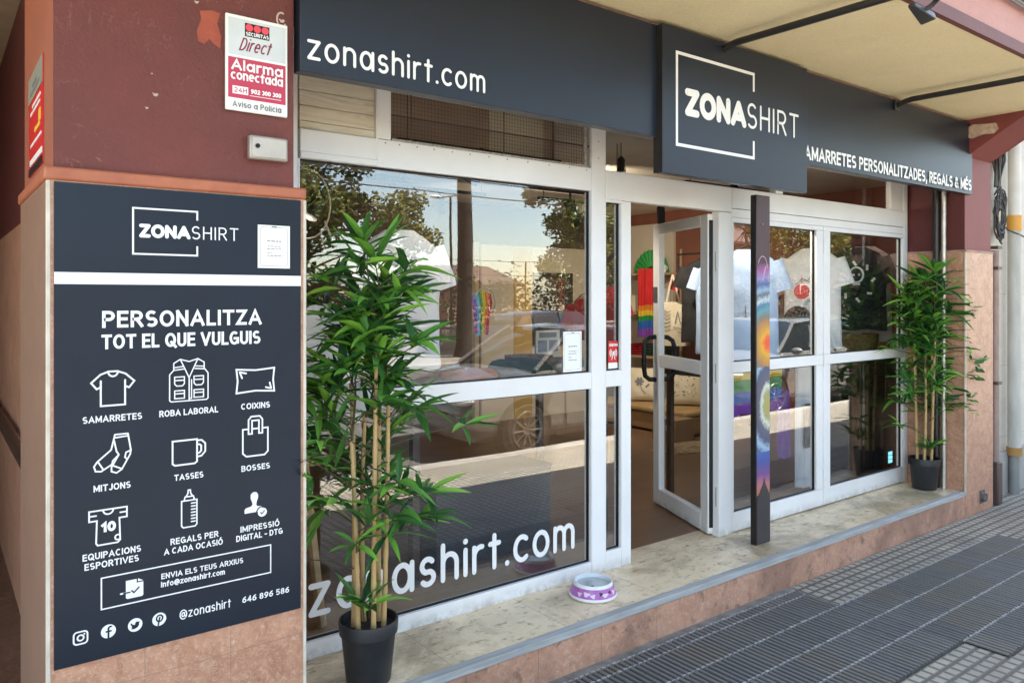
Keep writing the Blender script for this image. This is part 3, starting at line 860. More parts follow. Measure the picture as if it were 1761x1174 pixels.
# information panel on the left pillar
ip = thing('information_panel', 'tall dark panel of white service icons fixed to the left stone pillar', 'sign', (0.66, 2.58, 0.61))
box(0.288, 1.034, 2.5845, 2.5895, 0.612, 1.737).build('board', 'panel', ip)
box(0.288, 1.034, 2.5845, 2.5895, 1.772, 2.036).build('board', 'panel', ip)
box(0.2885, 1.0335, 2.583, 2.5893, 1.737, 1.772).build('white_band', 'lettering', ip)
PY = 2.5842
T = [('PERSONALITZA', 0.413, 0.895, 1.606, 0.051), ('TOT EL QUE VULGUIS', 0.411, 0.891, 1.5415, 0.044), ('SAMARRETES', 0.361, 0.523, 1.3225, 0.020),
     ('ROBA LABORAL', 0.573, 0.752, 1.3222, 0.020), ('COIXINS', 0.827, 0.924, 1.3232, 0.020), ('MITJONS', 0.390, 0.491, 1.115, 0.020), ('TASSES', 0.617, 0.706, 1.1160, 0.0195),
     ('BOSSES', 0.828, 0.924, 1.1160, 0.0195), ('EQUIPACIONS', 0.361, 0.520, 0.914, 0.020), ('ESPORTIVES', 0.366, 0.514, 0.8855, 0.020), ('REGALS PER', 0.606, 0.753, 0.915, 0.020),
     ('A CADA OCASIÓ', 0.587, 0.767, 0.887, 0.0195), ('IMPRESSIÓ', 0.825, 0.957, 0.914, 0.020), ('DIGITAL - DTG', 0.811, 0.968, 0.8855, 0.020),
     ('ENVIA ELS TEUS ARXIUS', 0.579, 0.833, 0.8133, 0.0175), ('info@zonashirt.com', 0.578, 0.773, 0.788, 0.018), ('646 896 586', 0.831, 0.991, 0.678, 0.020)]
for s_, a, b, z, h in T:
    text(MB(), s_, a, b, z, h, PY, 0.185, False, 0.25).build('lettering', 'lettering', ip)
text(MB(), '@zonashirt', 0.633, 0.793, 0.675, 0.029, PY, 0.12, True, 0.27).build('lettering', 'lettering', ip)
text(MB(), 'ZONA', 0.515, 0.666, 1.883, 0.0425, PY, 0.26, True, 0.17).build('lettering', 'lettering', ip)
text(MB(), 'SHIRT', 0.670, 0.818, 1.884, 0.0425, PY, 0.10, True, 0.28).build('lettering', 'lettering', ip)
mb = MB(); stroke(mb, [(.687, 1.945), (.687, 1.973), (.498, 1.973), (.498, 1.832), (.687, 1.832), (.687, 1.862)], 0.0055, frontal(PY)); mb.build('logo_frame', 'lettering', ip)
mb = MB(); stroke(mb, [(.411, .854), (.927, .854), (.927, .760), (.411, .760), (.411, .854)], 0.004, frontal(PY)); mb.build('text_frame', 'lettering', ip)

def icon(name, x0, x1, z0, z1, strokes, w=0.0052, fills=(), cuts=(), PY=PY):
    mb = MB()
    P = lambda q: (x0 + q[0] * (x1 - x0), z0 + q[1] * (z1 - z0))
    for f in fills:
        mb.add([(P(q)[0], PY - .0001, P(q)[1]) for q in f], [tuple(range(len(f)))], 0)
    for s_ in strokes:
        stroke(mb, [P(q) for q in s_], w, frontal(PY - .0001), True, 0)
    for c in cuts:
        if len(c) > 6 and c[0] == c[-1]:
            mb.add([(P(q)[0], PY - .0008, P(q)[1]) for q in c[:-1]], [tuple(range(len(c) - 1))], 1)
        else: stroke(mb, [P(q) for q in c], w * 0.8, frontal(PY - .0009), True, 1)
    return mb.build(name, ['lettering', 'panel'], ip)
icon('shirt_icon', .381, .504, 1.369, 1.476, [[(.23, .72), (.23, .02), (.77, .02), (.77, .72)], [(.23, .55), (.14, .5), (.02, .68), (.22, .9), (.4, .98), (.6, .98), (.78, .9), (.98, .68), (.86, .5), (.77, .55)], arc(.5, .98, .11, .14, 180, 360, 10)])
icon('vest_icon', .601, .723, 1.366, 1.502, [[(.12, .78), (.12, .9), (.28, .99), (.5, .93), (.72, .99), (.88, .9), (.88, .76), (.98, .64), (.98, .04), (.94, .01), (.06, .01), (.02, .04), (.02, .64), (.12, .74), (.12, .78)],
     [(.28, .99), (.5, .55), (.72, .99)], [(.5, .55), (.5, .01)], [(.56, .5), (.56, .06), (.5, .06)], [(.12, .8), (.34, .82)], [(.12, .74), (.36, .76)], [(.88, .8), (.66, .82)], [(.88, .74), (.64, .76)],
     [(.14, .58), (.38, .58), (.38, .42), (.33, .37), (.19, .37), (.14, .42), (.14, .58)], [(.14, .5), (.38, .5)], [(.62, .58), (.86, .58), (.86, .42), (.81, .37), (.67, .37), (.62, .42), (.62, .58)], [(.62, .5), (.86, .5)],
     [(.14, .26), (.38, .26), (.38, .08), (.14, .08), (.14, .26)], [(.14, .19), (.38, .19)], [(.62, .26), (.86, .26), (.86, .08), (.62, .08), (.62, .26)], [(.62, .19), (.86, .19)]], 0.0036)
icon('pillow_icon', .809, .942, 1.376, 1.460, [[(.02, .97), (.5, .91), (.98, .97), (.95, .5), (.98, .03), (.5, .09), (.02, .03), (.05, .5), (.02, .97)], [(.1, .86), (.26, .8)], [(.1, .86), (.16, .62)], [(.9, .14), (.76, .2)], [(.9, .14), (.86, .38)]], 0.0055)
icon('sock_icon', .389, .494, 1.165, 1.284, [[(.56, .98), (.46, .6), (.1, .33), (.02, .22), (.06, .1), (.2, .08), (.5, .24)], [(.9, .98), (.98, .55), (.96, .44), (.74, .08), (.6, .0), (.47, .05), (.47, .16), (.66, .46), (.6, .55), (.54, .82)], [(.56, .98), (.9, .98)], [(.56, .9), (.88, .92)], [(.13, .32), (.26, .12)], [(.5, .2), (.72, .1)], [(.97, .54), (.85, .5), (.82, .38), (.88, .32)], [(.66, .46), (.5, .32), (.47, .16)]], 0.0046)
icon('mug_icon', .609, .715, 1.162, 1.244, [[(.03, .97), (.73, .97), (.73, .1), (.66, .03), (.1, .03), (.03, .1), (.03, .97)], [(.73, .92), (.86, .92), (.97, .78), (.97, .46), (.86, .3), (.73, .28)], [(.73, .76), (.8, .76), (.85, .7), (.85, .5), (.8, .43), (.73, .42)]], 0.0052)
icon('bag_icon', .830, .920, 1.162, 1.300, [[(.24, .68), (.03, .68), (.03, .1), (.16, .02), (.84, .02), (.97, .1), (.97, .68), (.76, .68)], [(.24, .56), (.24, .9), (.34, .98), (.66, .98), (.76, .9), (.76, .56), (.63, .56), (.63, .88), (.37, .88), (.37, .56), (.24, .56)], [(.37, .68), (.63, .68)]], 0.0052)
ij = icon('jersey_icon', .375, .484, 0.952, 1.064, [[(.03, .95), (.97, .95), (.97, .68), (.78, .68), (.8, .08), (.74, .02), (.24, .02), (.2, .08), (.22, .68), (.03, .68), (.03, .95)], arc(.5, .95, .13, .13, 180, 360, 8), [(.03, .82), (.2, .82)], [(.97, .82), (.8, .82)], arc(.74, .16, .07, .07, 60, 300, 8)], 0.0046)
text(MB(), '10', .4105, .4505, .991, .0305, PY - .0001, 0.27, False, 0.2).build('lettering', 'lettering', ij)
icon('bottle_icon', .636, .689, .962, 1.085, [[(.06, .7), (.06, .06), (.16, .01), (.84, .01), (.94, .06), (.94, .7), (.06, .7)], [(.2, .7), (.26, .8), (.74, .8), (.8, .7)], [(.3, .8), (.42, .88), (.44, .97), (.56, .97), (.58, .88), (.7, .8)]] + [[(.62, z), (.84, z)] for z in (.14, .22, .3, .38, .46, .54, .62)], 0.0042)
icon('stamp_icon', .837, .915, .955, 1.043, [], 0.005, [[(.28, .9), (.34, .97), (.44, 1.0), (.54, .97), (.6, .88), (.6, .76), (.54, .62), (.52, .5), (.56, .44), (.74, .42), (.78, .36), (.78, .22), (.02, .22), (.02, .36), (.08, .42), (.3, .46), (.36, .52), (.34, .62), (.28, .76)],
     ], [arc(.78, .185, .245, .215, 0, 360, 20)])
icon('tick_icon', .8825, .9135, .9555, .9855, [], 0.004, [arc(.5, .5, .5, .5, 0, 345, 20)], [[(.3, .5), (.45, .34), (.72, .66)]], PY - .0012)
icon('file_icon', .464, .527, .775, .832, [[(.0, .34), (.4, .34)], [(.3, .46), (.42, .34), (.3, .22)]], 0.005, [[(.22, .98), (.7, .98), (.7, .78), (1.0, .78), (1.0, .06), (.94, 0), (.3, 0), (.22, .06)], [(.76, 1.0), (1.0, .84), (.76, .84)]], [[(.48, .4), (.58, .28), (.8, .52)], [(.12, .34), (.4, .34)]])
Rr = .0205
def social(name, cx, strokes, cuts, fill=True, w=0.004):
    c = arc(.5, .5, .5, .5, 0, 345, 22)
    return icon(name, cx - Rr, cx + Rr, .69 - Rr, .69 + Rr, strokes, w, [c] if fill else [], cuts)
rr_ = arc(.72, .72, .22, .22, 90, 0, 5) + arc(.72, .28, .22, .22, 0, -90, 5) + arc(.28, .28, .22, .22, 270, 180, 5) + arc(.28, .72, .22, .22, 180, 90, 5)
social('camera_icon', .356, [rr_ + [rr_[0]], arc(.5, .5, .2, .2, 0, 360, 16), [(.74, .74)]], [], False, 0.0045)
social('letter_icon', .430, [], [[(.68, .82), (.58, .82), (.5, .74), (.5, .03)], [(.36, .5), (.66, .5)]], True, 0.0062)
bird = [(.2, .72), (.34, .56), (.48, .52), (.5, .66), (.6, .74), (.72, .7), (.82, .74), (.77, .62), (.76, .45), (.66, .3), (.48, .22), (.3, .22), (.18, .28), (.32, .32), (.22, .42), (.28, .46), (.18, .58)]
social('bird_icon', .504, [], [bird + [bird[0]]])
social('pin_icon', .573, [], [arc(.52, .58, .22, .24, -150, 150, 14)[::-1], [(.53, .64), (.42, .06)], arc(.52, .58, .22, .24, 150, 215, 4)], True, 0.0055)

# opening hours sheet on the panel
def notice(name, label, x0, x1, z0, z1, y, cat='notice'):
    t_ = thing(name, label, cat, ((x0 + x1) / 2, y, z0))
    box(x0, x1, y - .0035, y - .0008, z0, z1).build('sheet', 'paper', t_)
    w, h = x1 - x0, z1 - z0
    mb = MB()
    P = lambda a, b: (x0 + a * w, z0 + b * h)
    b_ = [(.14, .05), (.86, .05), (.93, .1), (.93, .9), (.86, .95), (.14, .95), (.07, .9), (.07, .1), (.14, .05)]
    stroke(mb, [P(*q) for q in b_], 0.0012, frontal(y - .0037))
    for (a, b, zz) in ((.28, .72, .63), (.3, .7, .51), (.27, .73, .45), (.28, .42, .36), (.27, .72, .29)):
        x = a
        while x < b - .02:
            l = random.uniform(.04, .12)
            stroke(mb, [P(x, zz), P(min(x + l, b), zz)], h * (.022 if zz > .6 else .014), frontal(y - .0037))
            x += l + .025
    stroke(mb, [P(.42, .965), P(.58, .965)], .003, frontal(y - .0037))
    mb.build('print', 'ink', t_)
    return t_
notice('opening_hours_sheet', 'white framed opening hours sheet fixed on the dark panel beside the logo', .882, .993, 1.797, 1.943, 2.584)
notice('window_notice', 'narrow white notice taped inside the corner of the big window', 2.655, 2.785, 1.302, 1.515, 3.055)

# alarm company sign
al = thing('alarm_sign', 'white and crimson alarm warning sign screwed high on the red pillar', 'sign', (.885, 2.6, 2.32))
MB().box(.779, .990, 2.592, 2.604, 2.320, 2.640).build('plate', 'paper', al, bevel=0.004)
AY = 2.5914
box(.787, .982, AY, 2.593, 2.505, 2.628).build('upper_field', 'sign_grey', al)
box(.787, .982, AY, 2.593, 2.362, 2.497).build('red_field', 'sign_red', al)
box(.842, .925, AY - .0008, AY, 2.573, 2.618).build('emblem', 'black', al)
mb = MB()
for cx_ in (.8565, .8835, .9105): mb.add([(cx_ + .0125 * math.cos(k * .3142), AY - .0012, 2.6035 + .0125 * math.sin(k * .3142)) for k in range(20)], [tuple(range(20))])
mb.build('red_dots', plain('signal_red', (.75, .06, .08), .4), al)
text(MB(), 'SECURITAS', .845, .922, 2.576, .0125, AY - .001, .2, False, .22).build('lettering', 'lettering', al)
text(MB(), 'Direct', .822, .925, 2.522, .045, AY - .0006, .11, True, .3, .3).build('lettering', plain('wine_print', (.24, .02, .05), .4), al)
text(MB(), 'Alarma', .797, .972, 2.455, .036, AY - .0006, .19, False, .2).build('lettering', 'lettering', al)
text(MB(), 'conectada', .795, .972, 2.423, .032, AY - .0006, .18, False, .2).build('lettering', 'lettering', al)
box(.801, .853, AY - .0006, AY, 2.376, 2.402).build('hours_field', 'lettering', al)
text(MB(), '24H', .806, .848, 2.381, .016, AY - .001, .16, False, .24).build('lettering', 'sign_red', al)
text(MB(), '902 300 300', .862, .966, 2.383, .0155, AY - .0006, .24, False, .2).build('lettering', 'lettering', al)
mb = MB(); stroke(mb, [(.858, 2.376), (.966, 2.376)], .002, frontal(AY - .0006)); mb.build('underline', 'lettering', al)
text(MB(), 'Aviso a Policia', .801, .966, 2.332, .020, AY - .0006, .15, False, .26).build('lettering', 'ink', al)
# small steel switch box below it
kb = thing('key_switch_box', 'small grey metal key switch box below the alarm sign', 'switch box', (.92, 2.6, 2.165))
MB().box(.853, .985, 2.575, 2.605, 2.163, 2.243).build('case', plain('grey_metal_case', (.42, .38, .33), .42, (.34, .3, .26), 16, metallic=0.35), kb, bevel=0.006)
MB().box(.861, .978, 2.572, 2.576, 2.170, 2.236).build('cover', plain('grey_metal_cover', (.50, .46, .40), .4, (.42, .385, .335), 10, metallic=0.35), kb, bevel=0.002)
MB().tube([(.878, 2.573, 2.207), (.878, 2.567, 2.207)], .0075, 16).build('keyhole', 'black', kb)
# surveillance sticker on the passage side of the pillar
ps = thing('surveillance_placard', 'narrow red and grey placard on the orange side of the left pillar', 'placard', (.285, 3.03, 2.13))
box(.284, .2875, 2.825, 3.25, 2.125, 2.47).build('plate', 'bright_red', ps)
box(.282, .284, 2.826, 3.249, 2.38, 2.469).build('grey_field', plain('grey_placard_field', (.26, .25, .2), .5), ps)
box(.282, .284, 2.83, 3.245, 2.126, 2.15).build('dark_field', 'black', ps)
box(.282, .284, 2.84, 3.2, 2.158, 2.178).build('white_field', 'lettering', ps)
mb = MB(); mb.box(.282, .284, 2.9, 3.05, 2.255, 2.27); mb.box(.282, .284, 2.88, 2.93, 2.27, 2.31); mb.build('yellow_figure', plain('yellow_print', (.8, .5, .05), .5), ps)
mb = MB()
for zz, a, b in ((2.425, 2.98, 3.1), (2.405, 2.9, 3.17)): mb.box(.2808, .282, a, b, zz - .006, zz + .006)
mb.build('print', 'ink', ps)
mb = MB()
for zz, a, b in ((2.355, 2.88, 3.12), (2.335, 2.9, 3.18), (2.225, 2.86, 3.18)): mb.box(.282, .284, a, b, zz - .005, zz + .005)
mb.build('print', 'lettering', ps)
# alarm sticker on the narrow side pane
ss = thing('alarm_sticker', 'small red alarm sticker on the narrow pane beside the doorway', 'sticker', (3.03, 3.055, 1.3))
box(2.985, 3.061, 3.0528, 3.0555, 1.302, 1.455).build('film', 'bright_red', ss)
box(2.985, 3.061, 3.0524, 3.0528, 1.302, 1.334).build('white_strip', 'paper', ss)
text(MB(), 'Alarma', 2.99, 3.056, 1.425, .018, 3.0525, .2, False, .22).build('lettering', 'lettering', ss)
mb = MB()
for r_ in (.012, .02, .028):
    stroke(mb, [(3.023 + r_ * math.cos(R(t)), 1.388 + r_ * math.sin(R(t))) for t in range(-50, 51, 20)], .004, frontal(3.0525))
    stroke(mb, [(3.023 + r_ * math.cos(R(t)), 1.388 + r_ * math.sin(R(t))) for t in range(130, 231, 20)], .004, frontal(3.0525))
stroke(mb, [(3.010, 1.350), (3.023, 1.392), (3.036, 1.350)], .005, frontal(3.0525)); stroke(mb, [(3.023, 1.392)], .010, frontal(3.0525))
mb.build('antenna_symbol', 'lettering', ss)

# ================================================================== LAMP ARMS UNDER THE CANOPY
def lamp(x, label, zs=3.0):
    t_ = thing('sign_lamp', label, 'lamp', (x, 2.5, zs), 'lamp arms under the canopy')
    MB().tube([(x, 2.571, zs - .01), (x, 2.50, zs + .01), (x, 2.46, zs + .015), (x, 1.44, zs - .002)], .018, 10).build('arm', 'black_metal', t_)
    MB().box(x - .03, x + .03, 2.555, 2.5715, zs - .04, zs + .03).build('wall_bracket', 'black_metal', t_, bevel=.004)
    MB().tube([(x - .02, 1.45, zs), (x + .11, 1.46, zs), (x + .15, 1.52, zs - .005), (x + .16, 1.56, zs - .03), (x + .15, 1.585, zs - .045)], .011, 8).build('bracket', 'black_metal', t_)
    hd = MB()
    hd.loft([[(x + .02, 1.575, zs - .03), (x + .02, 1.625, zs - .03), (x + .02, 1.625, zs - .055), (x + .02, 1.575, zs - .055)],
             [(x + .26, 1.56, zs - .045), (x + .26, 1.67, zs - .06), (x + .26, 1.65, zs - .115), (x + .26, 1.545, zs - .10)],
             [(x + .285, 1.56, zs - .055), (x + .285, 1.665, zs - .07), (x + .285, 1.65, zs - .11), (x + .285, 1.55, zs - .095)]])
    hd.v = [(x + .10 + (v[0] - x - .10) * .62, 1.585 + (v[1] - 1.585) * .62, zs - .045 + (v[2] - zs + .045) * .62) for v in hd.v]
    hd.build('lamp_head', plain('grey_lamp_housing', (.05, .05, .052), .4, metallic=.4), t_, bevel=.004)
    return t_
l1 = lamp(3.325, 'black lamp arm over the logo sign with its lamp head showing')
l2 = dup(l1)
l2.location = (5.215, 2.5, 3.0)
l2['label'] = 'second black lamp arm nearer the right pillar, its head out of sight'

# ================================================================== PAINTED POST
def post_paint():
    m, t, b = new_mat('swirled_paint')
    o = t.nodes.new('ShaderNodeTexCoord').outputs['Object']
    x = t.nodes.new('ShaderNodeSeparateXYZ')
    t.links.new(o, x.inputs[0])
    wob = mathn(t, 'MULTIPLY', mathn(t, 'SUBTRACT', noise(t, o, 9, 5, 0.6, 1.5), 0.5), 0.06)
    fine = mathn(t, 'MULTIPLY', mathn(t, 'SUBTRACT', noise(t, coords(t, (40, 1, 14)), 3, 3, 0.6), 0.5), 0.05)
    def rad(cx, cz, sx=1.0, sz=1.0):
        dx = mathn(t, 'MULTIPLY', mathn(t, 'SUBTRACT', x.outputs[0], cx), sx)
        dz = mathn(t, 'MULTIPLY', mathn(t, 'SUBTRACT', x.outputs[2], cz), sz)
        d = mathn(t, 'SQRT', mathn(t, 'ADD', mathn(t, 'MULTIPLY', dx, dx), mathn(t, 'MULTIPLY', dz, dz)))
        return mathn(t, 'ADD', mathn(t, 'ADD', d, wob), fine)
    up = mathn(t, 'DIVIDE', rad(0.052, 1.215), 0.5)
    c1 = ramp(t, up, [(0.0, (.72, .06, .01)), (.07, (.72, .11, .012)), (.13, (.72, .34, .02)), (.20, (.50, .26, .03)), (.27, (.40, .18, .06)), (.34, (.16, .16, .14)), (.42, (.09, .28, .33)), (.48, (.04, .15, .28)),
                         (.54, (.46, .56, .58)), (.60, (.09, .10, .15)), (.66, (.26, .38, .50)), (.73, (.05, .09, .26)), (.80, (.24, .22, .44)), (.90, (.30, .08, .28)), (1.0, (.09, .035, .05))])
    lo = mathn(t, 'DIVIDE', rad(0.055, 0.84, 1.15, 0.72), 0.42)
    c2 = ramp(t, lo, [(0.0, (.36, .30, .05)), (.14, (.30, .30, .14)), (.2, (.58, .60, .50)), (.27, (.09, .09, .14)), (.4, (.05, .07, .14)), (.47, (.30, .44, .56)), (.56, (.03, .08, .22)), (.68, (.06, .18, .40)), (.8, (.28, .44, .56)), (1.0, (.03, .10, .32))])
    sel = ramp(t, mathn(t, 'ADD', x.outputs[2], wob), [(1.02, 0.0), (1.06, 1.0)])
    sel = mathn(t, 'GREATER_THAN', mathn(t, 'ADD', x.outputs[2], mathn(t, 'MULTIPLY', wob, 0.8)), 1.07)
    c = mixc(t, sel, c2, c1)
    lowz = ramp(t, mathn(t, 'ADD', x.outputs[2], wob), [(.30, (.40, .15, .08)), (.36, (.42, .15, .15)), (.42, (.15, .06, .22)), (.50, (.035, .07, .28)), (.60, (.04, .12, .38))])
    lf_ = mathn(t, 'LESS_THAN', mathn(t, 'ADD', x.outputs[2], wob), 0.56)
    c = mixc(t, lf_, c, lowz)
    st_ = noise(t, coords(t, (60, 1, 4)), 4, 3, 0.7)
    c = mixc(t, mathn(t, 'MULTIPLY', ramp(t, st_, [(.55, 0.0), (.7, 1.0)]), .25), c, (.05, .035, .05))
    t.links.new(c, b.inputs['Base Color'])
    b.inputs['Roughness'].default_value = 0.45
    return m
po = thing('painted_post', 'square maroon post painted with swirling colours standing on the marble step', 'post', (4.037, 2.84, 0.2))
pb = MB().box(3.967, 4.107, 2.792, 2.834, 0.2, 2.315)
pb.m = [0, 0, 0, 0, 0, 1]
pb.build('post', ['maroon', 'black_metal'], po, bevel=.004)
box(3.972, 4.102, 2.7905, 2.7925, 0.50, 1.90).build('painting', post_paint(), po)
tp = MB()
poly = [(3.9705, .205), (4.1035, .205), (4.1035, .45), (4.100, .49), (4.075, .53), (4.055, .565), (4.046, .60), (4.036, .57), (4.012, .535), (3.982, .495), (3.9705, .46)]
tp.prism(poly, 1, 2.7885, 2.7903)
tp.build('dark_silhouette', plain('charcoal_paint', (.035, .03, .035), .5), po)
sk = MB()
stroke(sk, arc(4.03, 1.86, .05, .085, 150, 10, 12), .006, frontal(2.7903), True)
stroke(sk, [(4.085, 1.79), (4.105, 1.90)], .005, frontal(2.7903), True)
stroke(sk, [(4.03, 1.80), (4.06, 1.88)], .012, frontal(2.7903), True)
sk.build('pink_strokes', plain('pink_paint', (.5, .3, .45), .5), po)
MB().ball((4.03, 2.7905, 2.14), .005, 8).build('screw', 'steel', po)

# ================================================================== BAMBOO PLANTS
def leaf_mat():
    m, t, b = new_mat('bamboo_leaf')
    g = t.nodes.new('ShaderNodeNewGeometry')
    c = ramp(t, g.outputs['Random Per Island'], [(0.0, (.018, .065, .020)), (.30, (.038, .13, .03)), (.55, (.085, .25, .04)), (.8, (.18, .42, .055)), (1.0, (.30, .58, .08))])
    t.links.new(c, b.inputs['Base Color'])
    b.inputs['Roughness'].default_value = 0.38
    tl = N(t, 'ShaderNodeBsdfTranslucent')
    t.links.new(c, tl.inputs['Color'])
    mx = N(t, 'ShaderNodeMixShader', Fac=0.3)
    t.links.new(b.outputs[0], mx.inputs[1])
    t.links.new(tl.outputs[0], mx.inputs[2])
    t.links.new(mx.outputs[0], t.nodes['Material Output'].inputs[0])
    return m
M['leaf'] = leaf_mat()
def cane_mat():
    m, t, b = new_mat('tan_bamboo_cane')
    v = coords(t)
    c = mixc(t, noise(t, coords(t, (20, 20, 1.5)), 4, 4), (.56, .38, .17), (.36, .22, .085))
    t.links.new(c, b.inputs['Base Color'])
    b.inputs['Roughness'].default_value = 0.45
    return m
M['cane'] = cane_mat()
M['twig'] = plain('brown_green_twig', (.07, .06, .025), .7)

def leaf(mb, o, d, ln, wd, droop, roll):
    d = d.normalized()
    side = d.cross(Vector((0, 0, 1)))
    if side.length < 1e-3: side = Vector((1, 0, 0))
    side.normalize()
    side = (Matrix.Rotation(roll, 3, d) @ side)
    up = side.cross(d)
    vs = []; fs = []
    prof = [(0, .06), (.12, .55), (.35, 1.0), (.6, .86), (.82, .5), (1.0, .02)]
    for s_, w_ in prof:
        p = o + d * ln * s_ + Vector((0, 0, -1)) * droop * ln * s_ * s_
        w_ = w_ * wd / 2
        vs += [p - side * w_ + up * w_ * .35, p, p + side * w_ + up * w_ * .35]
    for i in range(len(prof) - 1):
        a = 3 * i
        fs += [(a, a + 1, a + 4, a + 3), (a + 1, a + 2, a + 5, a + 4)]
    mb.add(vs, fs)

def sprig(mb, tw, base, tip, n, rnd, size=1.0):
    """a twig from base to tip with a fan of lance-shaped leaves at its end"""
    tw.tube([base, base.lerp(tip, .5) + Vector((0, 0, .012)), tip], [.0028, .0024, .0016], 5)
    ax = (tip - base).normalized()
    for k in range(n):
        a = 2 * math.pi * k / n + rnd.uniform(-.5, .5)
        e = rnd.uniform(-.35, .75)
        d = Vector((math.cos(a), math.sin(a), e * .9)) + ax * .75
        leaf(mb, tip - ax * rnd.uniform(0, .05), d, rnd.uniform(.13, .22) * size, rnd.uniform(.024, .036) * size, rnd.uniform(.05, .5), rnd.uniform(-.6, .6))

def bamboo(label, loc, seed):
    rnd = random.Random(seed)
    t_ = thing('bamboo_plant', label, 'potted plant', loc, 'artificial bamboo plants flanking the shopfront')
    X, Y, Z = loc
    pt = MB().lathe([(.0, Z + .002), (.083, Z + .002), (.086, Z + .006), (.105, Z + .185), (.107, Z + .19), (.113, Z + .192), (.116, Z + .237), (.114, Z + .243), (.108, Z + .243), (.105, Z + .20)], X, Y, 48)
    pot = pt.build('pot', 'pot', t_, smooth=40)
    MB().lathe([(.0, Z + .215), (.106, Z + .208)], X, Y, 30).build('soil', 'soil', pot)
    canes = []
    for k in range(6):
        a = k * 1.05 + .4
        b0 = Vector((X + .06 * math.cos(a), Y + .055 * math.sin(a), Z + .20))
        top = Vector((X + rnd.uniform(.06, .10) * math.cos(a), Y + rnd.uniform(.05, .09) * math.sin(a), Z + (1.22, 1.02, 1.16, .95, 1.26, 1.08)[k]))
        mid = b0.lerp(top, .5) + Vector((rnd.uniform(-.015, .015), rnd.uniform(-.015, .015), 0))
        pts = []; rs = []
        for i in range(25):
            f = i / 24
            p = b0 * (1 - f) ** 2 + mid * 2 * f * (1 - f) + top * f * f
            pts.append(p)
            rs.append((.0105 - .003 * f) * (1.16 if i % 4 == 0 else 1.0))
        MB().tube(pts, rs, 10).build('cane', 'cane', t_)
        canes.append((b0, mid, top))
    lv = MB(); tw = MB()
    ext = []
    for k, (b0, mid, top) in enumerate(canes):
        e = top + Vector((rnd.uniform(-.10, .10), rnd.uniform(-.07, .07), (.33, .25, .30, .28, .36, .29)[k]))
        tw.tube([top - Vector((0, 0, .02)), top.lerp(e, .5) + Vector((.01, 0, .02)), e], [.006, .0045, .003], 6)
        ext.append(e)
    for k, (b0, mid, top) in enumerate(canes):
        for f in [.42 + .58 * j / 5 for j in range(6)]:
            f = min(1.0, f + rnd.uniform(-.02, .02))
            p = b0 * (1 - f) ** 2 + mid * 2 * f * (1 - f) + top * f * f
            for q in range(1 + (rnd.random() < .25)):
                a = rnd.uniform(0, 2 * math.pi)
                r_ = rnd.uniform(.06, .30) * (1.0 if f < .9 else .6)
                tip = p + Vector((math.cos(a) * r_, math.sin(a) * r_ * .75, rnd.uniform(.02, .16)))
                if tip.y > Y + .22: tip.y = Y + .22 - rnd.uniform(0, .1)
                sprig(lv, tw, p, tip, rnd.randint(6, 8), rnd)
        e = ext[k]
        for f in (.2, .45, .7, .9):
            p = top.lerp(e, f)
            for q in range(2):
                a = rnd.uniform(0, 2 * math.pi); r_ = rnd.uniform(.05, .22)
                sprig(lv, tw, p, p + Vector((math.cos(a) * r_, math.sin(a) * r_ * .7, rnd.uniform(.02, .12))), rnd.randint(7, 9), rnd, 1.12)
        sprig(lv, tw, e, e + Vector((rnd.uniform(-.03, .03), rnd.uniform(-.03, .03), rnd.uniform(.05, .10))), 9, rnd, 1.3)
    for a, z, r_ in ((-.4, .98, .42), (-.15, .60, .26), (.3, .72, .20), (2.9, .52, .30), (-1.9, .34, .10), (3.3, .78, .30), (-2.3, .33, .08), (2.6, 1.1, .33)):
        base = Vector((X + .05 * math.cos(a), Y + .04 * math.sin(a), Z + z - .08))
        tip = Vector((X + r_ * math.cos(a), Y + min(.2, r_ * .8 * math.sin(a)), Z + z))
        sprig(lv, tw, base, tip, 8, rnd)
    for i in range(len(lv.v)):
        v = lv.v[i]
        x_, y_ = v[0], min(v[1], 3.02)
        if x_ < 1.064 and y_ > 2.58: x_ = 1.064 + .004 * (i % 7)
        if x_ > 6.33 and y_ > 2.575:
            if y_ < 2.70: y_ = 2.575 - .004 * (i % 7)
            else: x_ = 6.33 - .004 * (i % 7)
        lv.v[i] = (x_, y_, v[2])
    lv.build('foliage', 'leaf', t_, smooth=0)
    tw.build('twigs', 'twig', t_)
    return t_
bamboo('leafy bamboo plant in black pot, the larger near one by the information panel', (1.37, 2.735, .2), 3)
bamboo('leafy bamboo plant in black pot at the far end by the right pillar', (6.20, 2.83, .2), 11)

